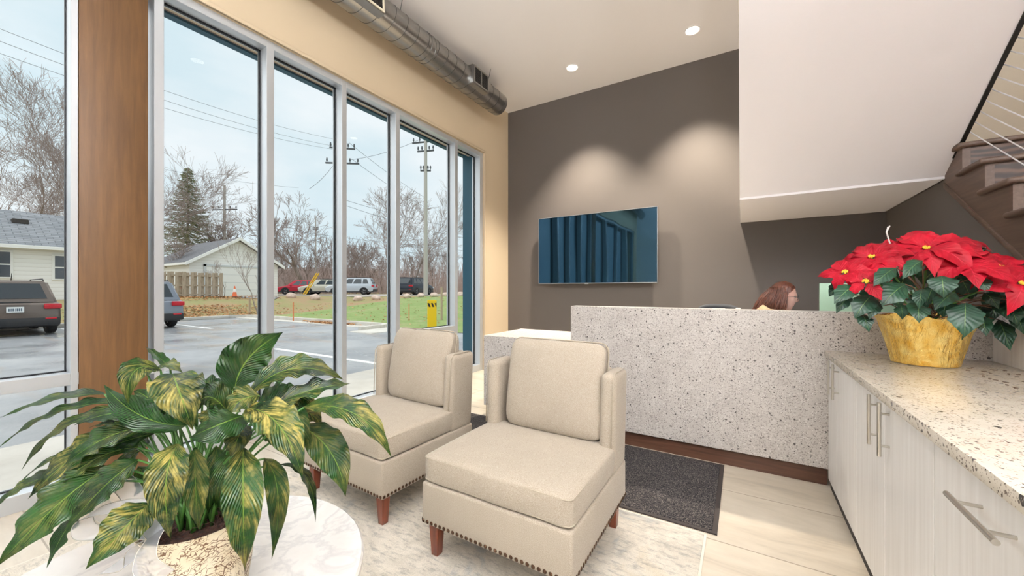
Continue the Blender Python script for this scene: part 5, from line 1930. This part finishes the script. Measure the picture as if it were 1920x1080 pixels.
for fdir in range(4):
    Rz = Matrix.Rotation(PI / 2 * fdir, 4, 'Z')
    for k in range(3):
        u = -0.155 + k * 0.125
        t = bmesh.new()
        v = [t.verts.new(Rz @ Vector(c)) for c in ((min(max(u + 0.05, -.155), .155), -0.162, 0.80), (min(max(u + 0.115, -.155), .155), -0.162, 0.80), (min(max(u + 0.065, -.155), .155), -0.162, 0.94), (min(max(u, -.155), .155), -0.162, 0.94))]
        t.faces.new(v); merge(b, t)
obj('stripe_band', b, blk, bl, None)
stake_wood = M('pale_stake_wood', '#b9a48c', 0.9)
rusty = M('orange_stake_paint', '#dc8b5f', 0.7)
def stake(px, d, h, r_, m, label):
    x, y = plan(px, d)
    b = bm_new(); box(b, x - r_, x + r_, y - r_, y + r_, gz(x, y) - 0.1, gz(x, y) + h, 0.004, 1)
    return tag(obj('stake', b, m), label, 'stake')
stake(550, 17.5, 0.85, 0.022, rusty, 'thin orange marker stake on the lawn left of the boulders')
stake(767, 17.2, 0.75, 0.016, rusty, 'thin orange marker stake left of the yellow bollard')
stake(828, 17.0, 1.45, 0.035, stake_wood, 'pale wooden stake right of the yellow bollard')
stake(468, 21.5, 0.9, 0.04, stake_wood, 'pale wooden stake beside the young tree by the garage')
gr = M('yellow_guard_plastic', '#e8b928', 0.5)
for i, (px, lab) in enumerate(((586, 'yellow slanted guy wire guard in front of red car, left one'), (589, 'yellow slanted guy wire guard in front of red car, right one'))):
    p, q = spot(569 + i * 4, 552, 34.5), spot(594 + i * 4, 512, 34.9)
    b = bm_new(); tube(b, [p, q], 0.055, 8)
    tag(obj('wire_guard', b, gr), lab, 'wire guard')
stone = M('pinkish_boulder', '#c3a797', 0.9)
stone.color(stone.ramp(stone.noise(stone.coord(), 5, 4), [(0.3, '#c4aa9a'), (0.7, '#e0cbbd')]))
bp = [(546, 28.5, .36, 'round boulder on the lawn edge, behind the orange stake'), (591, 29, .40, 'flat boulder on the lawn edge in front of the beige car'), (671, 29, .38, 'dark based boulder below the silver SUV'), (705, 29, .36, 'pale boulder right of the silver SUV'),
      (764, 29.5, .34, 'boulder in front of the navy SUV'), (789, 30, .30, 'boulder at the foot of the tall utility pole'), (814, 30, .32, 'boulder just right of the tall utility pole'), (836, 30.5, .34, 'boulder right of the pale wooden stake'), (863, 31, .34, 'boulder seen beside the teal column')]
for i, (px, d, r_, lab) in enumerate(bp):
    r_ *= 0.78
    x, y = plan(px, d)
    t = bmesh.new(); bmesh.ops.create_icosphere(t, subdivisions=3, radius=1)
    for v in t.verts:
        k = 1 + 0.22 * noise.noise(v.co * 1.3 + Vector((i * 7, 0, 0)))
        v.co = Vector((x + v.co.x * r_ * 1.35 * k, y + v.co.y * r_ * 1.1 * k, gz(x, y) + 0.02 + v.co.z * r_ * 0.85 * k + r_ * 0.35))
    tag(obj('boulder', t, stone, None, 60), lab, 'boulder', 'boulders along the lawn edge')

# ------------------------------------------------------------------ utility poles and wires
pole_wood = M('grey_pole_wood', '#b9b4ae', 0.9)
pole_dark = M('pole_iron', '#565a60', 0.6)
def pole(label, px, d, top_py, rad, arms, lean=0):
    x, y = plan(px, d)
    z0 = gz(x, y)
    zt = EYE + (HY - top_py) / FPX * d
    t = thing('utility_pole', label, 'utility pole', (x, y, z0))
    b = bm_new(); tube(b, [(0, 0, -0.3), (0, 0, zt - z0)], [rad, rad * 0.7], 12); obj('pole', b, pole_wood, t)
    for (py, half, ang_) in arms:
        z = EYE + (HY - py) / FPX * d - z0
        c = bm_new(); dx_, dy_ = math.cos(ang_) * half, math.sin(ang_) * half
        tube(c, [(-dx_, -dy_, z), (dx_, dy_, z)], 0.075, 6); a = obj('crossarm', c, pole_dark, t)
        for f in (-0.92, -0.45, 0.45, 0.92):
            i_ = bm_new(); p = Vector((dx_ * f, dy_ * f, z)); tube(i_, [p, p + Vector((0, 0, 0.16)), p + Vector((0, 0, 0.2)), p + Vector((0, 0, 0.42))], [0.03, 0.03, 0.08, 0.05], 8); obj('insulator', i_, pole_dark, a)
    return t
pa = pole('tall pale utility pole with crossarm right of the navy SUV', 798, 33, 258, 0.19, [(266, 1.25, YAW - 0.25), (283, 0.75, YAW - 0.2), (320, 0.45, YAW)])
pole('utility pole mostly hidden behind the third window mullion', 642, 32, 262, 0.17, [(278, 1.0, YAW + 0.2), (306, 1.35, YAW + 0.1)])
pole('dark utility pole with crossarm behind the white garage', 421, 48, 347, 0.20, [(393, 1.7, YAW - 0.1)])
pole('thin distant utility pole among the bare trees', 592, 62, 408, 0.13, [(430, 0.4, YAW)])
wire_m = M('power_line', '#6d737b', 0.6)
def wire(label, a, b, sag=0.6, r_=0.012):
    a, b = Vector(a), Vector(b)
    pts = [a.lerp(b, k / 24) - Vector((0, 0, sag * 4 * (k / 24) * (1 - k / 24))) for k in range(25)]
    bm = bm_new(); tube(bm, pts, r_, 5)
    tag(obj('power_line', bm, wire_m), label, 'power line', 'power lines')
for (y0_, y1_, lab) in ((38, 262, 'topmost power line running from upper left to the mullion pole'), (62, 275, 'middle power line running from upper left to the mullion pole'), (86, 281, 'lowest power line running from upper left to the mullion pole')):
    wire(lab, spot(-40, y0_, 15), spot(632, y1_, 32), 0.5, 0.010)
for (pa_, pb_, lab) in (((655, 268, 32), (800, 372, 50), 'upper power line sloping down right from the mullion pole'), ((662, 300, 32), (805, 392, 50), 'lower power line sloping down right from the mullion pole'), ((655, 300, 32), (786, 262, 33), 'power line joining the mullion pole to the tall pale pole'),
                     ((310, 318, 40), (560, 352, 60), 'faint power line left of the spruce top running right'), ((310, 400, 48), (870, 470, 50), 'power line crossing low over garage towards the teal column'), ((310, 412, 48), (870, 484, 50), 'thick cable crossing just under the low power line'), ((650, 376, 34), (870, 428, 46), 'power line behind the tall pale pole, upper'), ((650, 386, 34), (870, 446, 46), 'power line behind the tall pale pole, lower'), ((580, 354, 33), (632, 300, 32), 'short guy wire going down left from the mullion pole')):
    wire(lab, spot(*pa_), spot(*pb_), 0.25, 0.016)

# ------------------------------------------------------------------ trees
bark = M('grey_brown_bark', '#6b5d55', 0.95, 0, 0.1)
bark.color(bark.ramp(bark.noise(bark.coord((1, 1, 0.3)), 5, 4), [(0.3, '#7d7068'), (0.7, '#a6988f')]))
twig_m = M('winter_twig', '#a59690', 0.95, 0, 0.1)
needle_m = M('spruce_needles', '#6f7c62', 0.9, 0, 0.1)
needle_m.color(needle_m.ramp(needle_m.noise(needle_m.coord(), 2.5, 4), [(0.3, '#7a8166'), (0.55, '#9a9c7c'), (0.8, '#b5ae8e')]))
def grow(bm_t, bm_w, p, d, ln_, r_, lev, maxlev, rng, spread, up, minr):
    n = 4 if lev < 3 else 3
    pts = [p]; rad = [r_]
    c = Vector(p)
    dd = Vector(d)
    for i in range(n):
        dd = (dd + Vector((rng.gauss(0, .16), rng.gauss(0, .16), rng.gauss(0.02 + up, .10)))).normalized()
        c = c + dd * ln_ / n
        pts.append(Vector(c)); rad.append(max(r_ * (1 - 0.42 * (i + 1) / n), minr))
    tube(bm_t if lev < 2 else bm_w, pts, rad, 8 if lev < 1 else (6 if lev < 2 else (4 if lev < 4 else 3)), cap=False)
    if lev >= maxlev: return
    nb = rng.choice((2, 3, 3)) if lev > 0 else rng.choice((3, 4))
    for k in range(nb):
        ax = dd.orthogonal().normalized()
        ax = Matrix.Rotation(rng.uniform(0, 2 * PI), 3, dd) @ ax
        ang_ = spread * rng.uniform(0.5, 1.25)
        nd = (Matrix.Rotation(ang_, 3, ax) @ dd).normalized()
        grow(bm_t, bm_w, pts[-1], nd, ln_ * rng.uniform(0.62, 0.9), rad[-1] * rng.uniform(0.55, 0.8), lev + 1, maxlev, rng, spread, up, minr)
    # side shoots part way
    for k in range(rng.choice((1, 2))):
        i = rng.randint(1, n - 1)
        ax = Matrix.Rotation(rng.uniform(0, 2 * PI), 3, dd) @ dd.orthogonal().normalized()
        nd = (Matrix.Rotation(spread * rng.uniform(0.8, 1.5), 3, ax) @ dd).normalized()
        grow(bm_t, bm_w, pts[i], nd, ln_ * rng.uniform(0.45, 0.65), rad[i] * 0.45, lev + 2, maxlev, rng, spread, up, minr)
def bare_tree(name, label, px, d, height, seed, spread=0.55, trunk=0.2, maxlev=6, lean=(0, 0), group=None, up=0.03, zoff=0, first=0.26, minr=0.009):
    rng = random.Random(seed)
    x, y = plan(px, d)
    t = thing(name, label, 'tree', (x, y, gz(x, y) + zoff), 0, group)
    a, b = bm_new(), bm_new()
    dirv = Vector((RGT.x * lean[0] + FWD.x * lean[1], RGT.y * lean[0] + FWD.y * lean[1], 1)).normalized()
    grow(a, b, Vector((0, 0, -0.1)), dirv, height * first, trunk, 0, maxlev, rng, spread, up, minr)
    # bring the tree to its real height
    top = max([v.co.z for v in b.verts] + [0.1])
    k = height / top
    for q in (a, b):
        for v in q.verts: v.co = Vector((v.co.x * k, v.co.y * k, v.co.z * k))
    obj('trunk', a, bark, t, 180)
    obj('twigs', b, twig_m, t, 180)
    return t
bare_tree('bare_tree', 'large bare tree leaning left behind the white house', 50, 34, 20.5, 3, 0.5, 0.42, 7, (-0.22, 0), first=0.3, minr=0.013)
bare_tree('bare_tree', 'tall bare tree behind right end of the white house', 126, 35, 19.5, 8, 0.5, 0.40, 7, (-0.05, 0), first=0.32, minr=0.013)
bare_tree('bare_tree', 'thin bare tree behind the left end of the white house', -20, 36, 19.0, 12, 0.55, 0.33, 6, (0.1, 0), minr=0.013)
bare_tree('bare_tree', 'spreading bare tree behind the far red car', 578, 48, 12.5, 19, 0.55, 0.26, 6, (0.0, 0), first=0.22, minr=0.012)
bare_tree('bare_tree', 'bare tree leaning right behind the tall pale pole', 768, 40, 11.5, 23, 0.38, 0.20, 6, (0.42, 0), first=0.5, minr=0.014)
bare_tree('bare_tree', 'tall crooked bare tree left of the tall pale pole', 752, 44, 13.5, 29, 0.5, 0.26, 6, (-0.12, 0), first=0.3, minr=0.016)
bare_tree('bare_tree', 'slim bare tree leaning right, nearest the tall pale pole', 780, 42, 9.5, 41, 0.4, 0.16, 5, (0.55, 0), first=0.5, minr=0.014)
bare_tree('young_tree', 'slim young tree staked on the lawn before the garage door', 484, 21.5, 4.2, 5, 0.30, 0.045, 4, group=None, first=0.42, minr=0.006, up=0.16)
bare_tree('bare_tree', 'small bare tree standing behind the wooden fence', 345, 28.5, 4.6, 15, 0.55, 0.06, 5, first=0.3, minr=0.008)
bare_tree('bare_tree', 'bare tree right of the garage and its dark pole', 468, 50, 9.5, 33, 0.5, 0.22, 6, minr=0.02)
bare_tree('shrub', 'thin leafless shrub growing at right end of the fence', 420, 26.8, 2.6, 66, 0.35, 0.025, 4, first=0.3, minr=0.006, up=0.1)
protos = []
for s_ in range(4):
    protos.append(bare_tree('woodland_tree', 'bare brown tree in the woods behind the far parked cars', 540 + 60 * s_, 56, 9.5 - s_ * 0.7, 50 + s_, 0.45, 0.17, 5, group='bare trees in the far woods', first=0.34, minr=0.02))
random.seed(77)
for i in range(40):
    px, d = random.uniform(430, 905), random.uniform(47, 80)
    x, y = plan(px, d)
    dup(protos[i % 4], (x, y, gz(x, y)), random.uniform(0, 6.28), scale=random.uniform(0.5, 1.0))
bm = bm_new()
random.seed(88)
for i in range(2600):
    px, d = random.uniform(425, 920), random.uniform(46, 78)
    x, y = plan(px, d); z = gz(x, y)
    h_ = random.uniform(1.4, 4.2)
    lx, ly = random.gauss(0, .22) * h_, random.gauss(0, .22) * h_
    tube(bm, [(x, y, z), (x + lx * .4, y + ly * .4, z + h_ * .5), (x + lx, y + ly, z + h_)], [0.035, 0.025, 0.012], 3, cap=False)
    if i % 2:
        tube(bm, [(x + lx * .4, y + ly * .4, z + h_ * .5), (x + lx * .4 + random.gauss(0, .6), y + random.gauss(0, .6), z + h_ * .9)], [0.02, 0.01], 3, cap=False)
brush_m = M('dry_brush', '#b8a49f', 0.95, 0, 0.1)
tag(obj('undergrowth', bm, brush_m, None, None), 'dense brown leafless brush behind the far parked cars', 'undergrowth', kind='stuff')
bm = bm_new()
random.seed(89)
for i in range(1500):
    px, d = random.uniform(300, 935), random.uniform(80, 98)
    x, y = plan(px, d); z = gz(x, y)
    h_ = random.uniform(2.5, 7.0)
    lx, ly = random.gauss(0, .12) * h_, random.gauss(0, .12) * h_
    tube(bm, [(x, y, z), (x + lx, y + ly, z + h_)], [0.10, 0.03], 3, cap=False)
tag(obj('thicket', bm, brush_m, None, None), 'distant hazy thicket of bare stems on the horizon', 'thicket', kind='stuff')

# spruce
x, y = plan(352, 46)
sp = thing('spruce_tree', 'grey green spruce tree standing behind the garage roof', 'tree', (x, y, gz(x, y)))
b = bm_new(); tube(b, [(0, 0, -0.2), (0, 0, 15.2)], [0.25, 0.02], 8); obj('trunk', b, bark, sp)
b = bm_new()
random.seed(99)
HT = 15.4
for k in range(210):
    z = 2.0 + (HT - 2.2) * (k / 210) ** 0.9
    rmax = 4.7 * (1 - (z / HT)) ** 0.82 + 0.12
    for q in range(3):
        a = random.uniform(0, 2 * PI)
        r_ = rmax * random.uniform(0.75, 1.08)
        base = Vector((0, 0, z)); tip = Vector((r_ * math.cos(a), r_ * math.sin(a), z - 0.10 * r_ + random.uniform(-.1, .1)))
        mid = base.lerp(tip, 0.55) - Vector((0, 0, 0.12 * r_))
        side = Vector((-math.sin(a), math.cos(a), 0))
        tube(b, [base, mid, tip], [0.03, 0.02, 0.01], 3, cap=False)
        for m_ in range(int(9 * r_) + 4):
            f = random.uniform(0.2, 1.0)
            p = bezier(base, mid, tip, f)
            s_ = random.choice((-1, 1)) * random.uniform(0.10, 0.38) * (1.15 - 0.6 * f)
            e = p + side * s_ + Vector((math.cos(a), math.sin(a), 0)) * abs(s_) * 0.5 - Vector((0, 0, random.uniform(0.0, 0.14)))
            w_ = Vector((0, 0, 0.035)) + Vector((math.cos(a), math.sin(a), 0)) * 0.03
            b.faces.new([b.verts.new(c) for c in (p - w_, e, p + w_)])
obj('foliage', b, needle_m, sp, None)
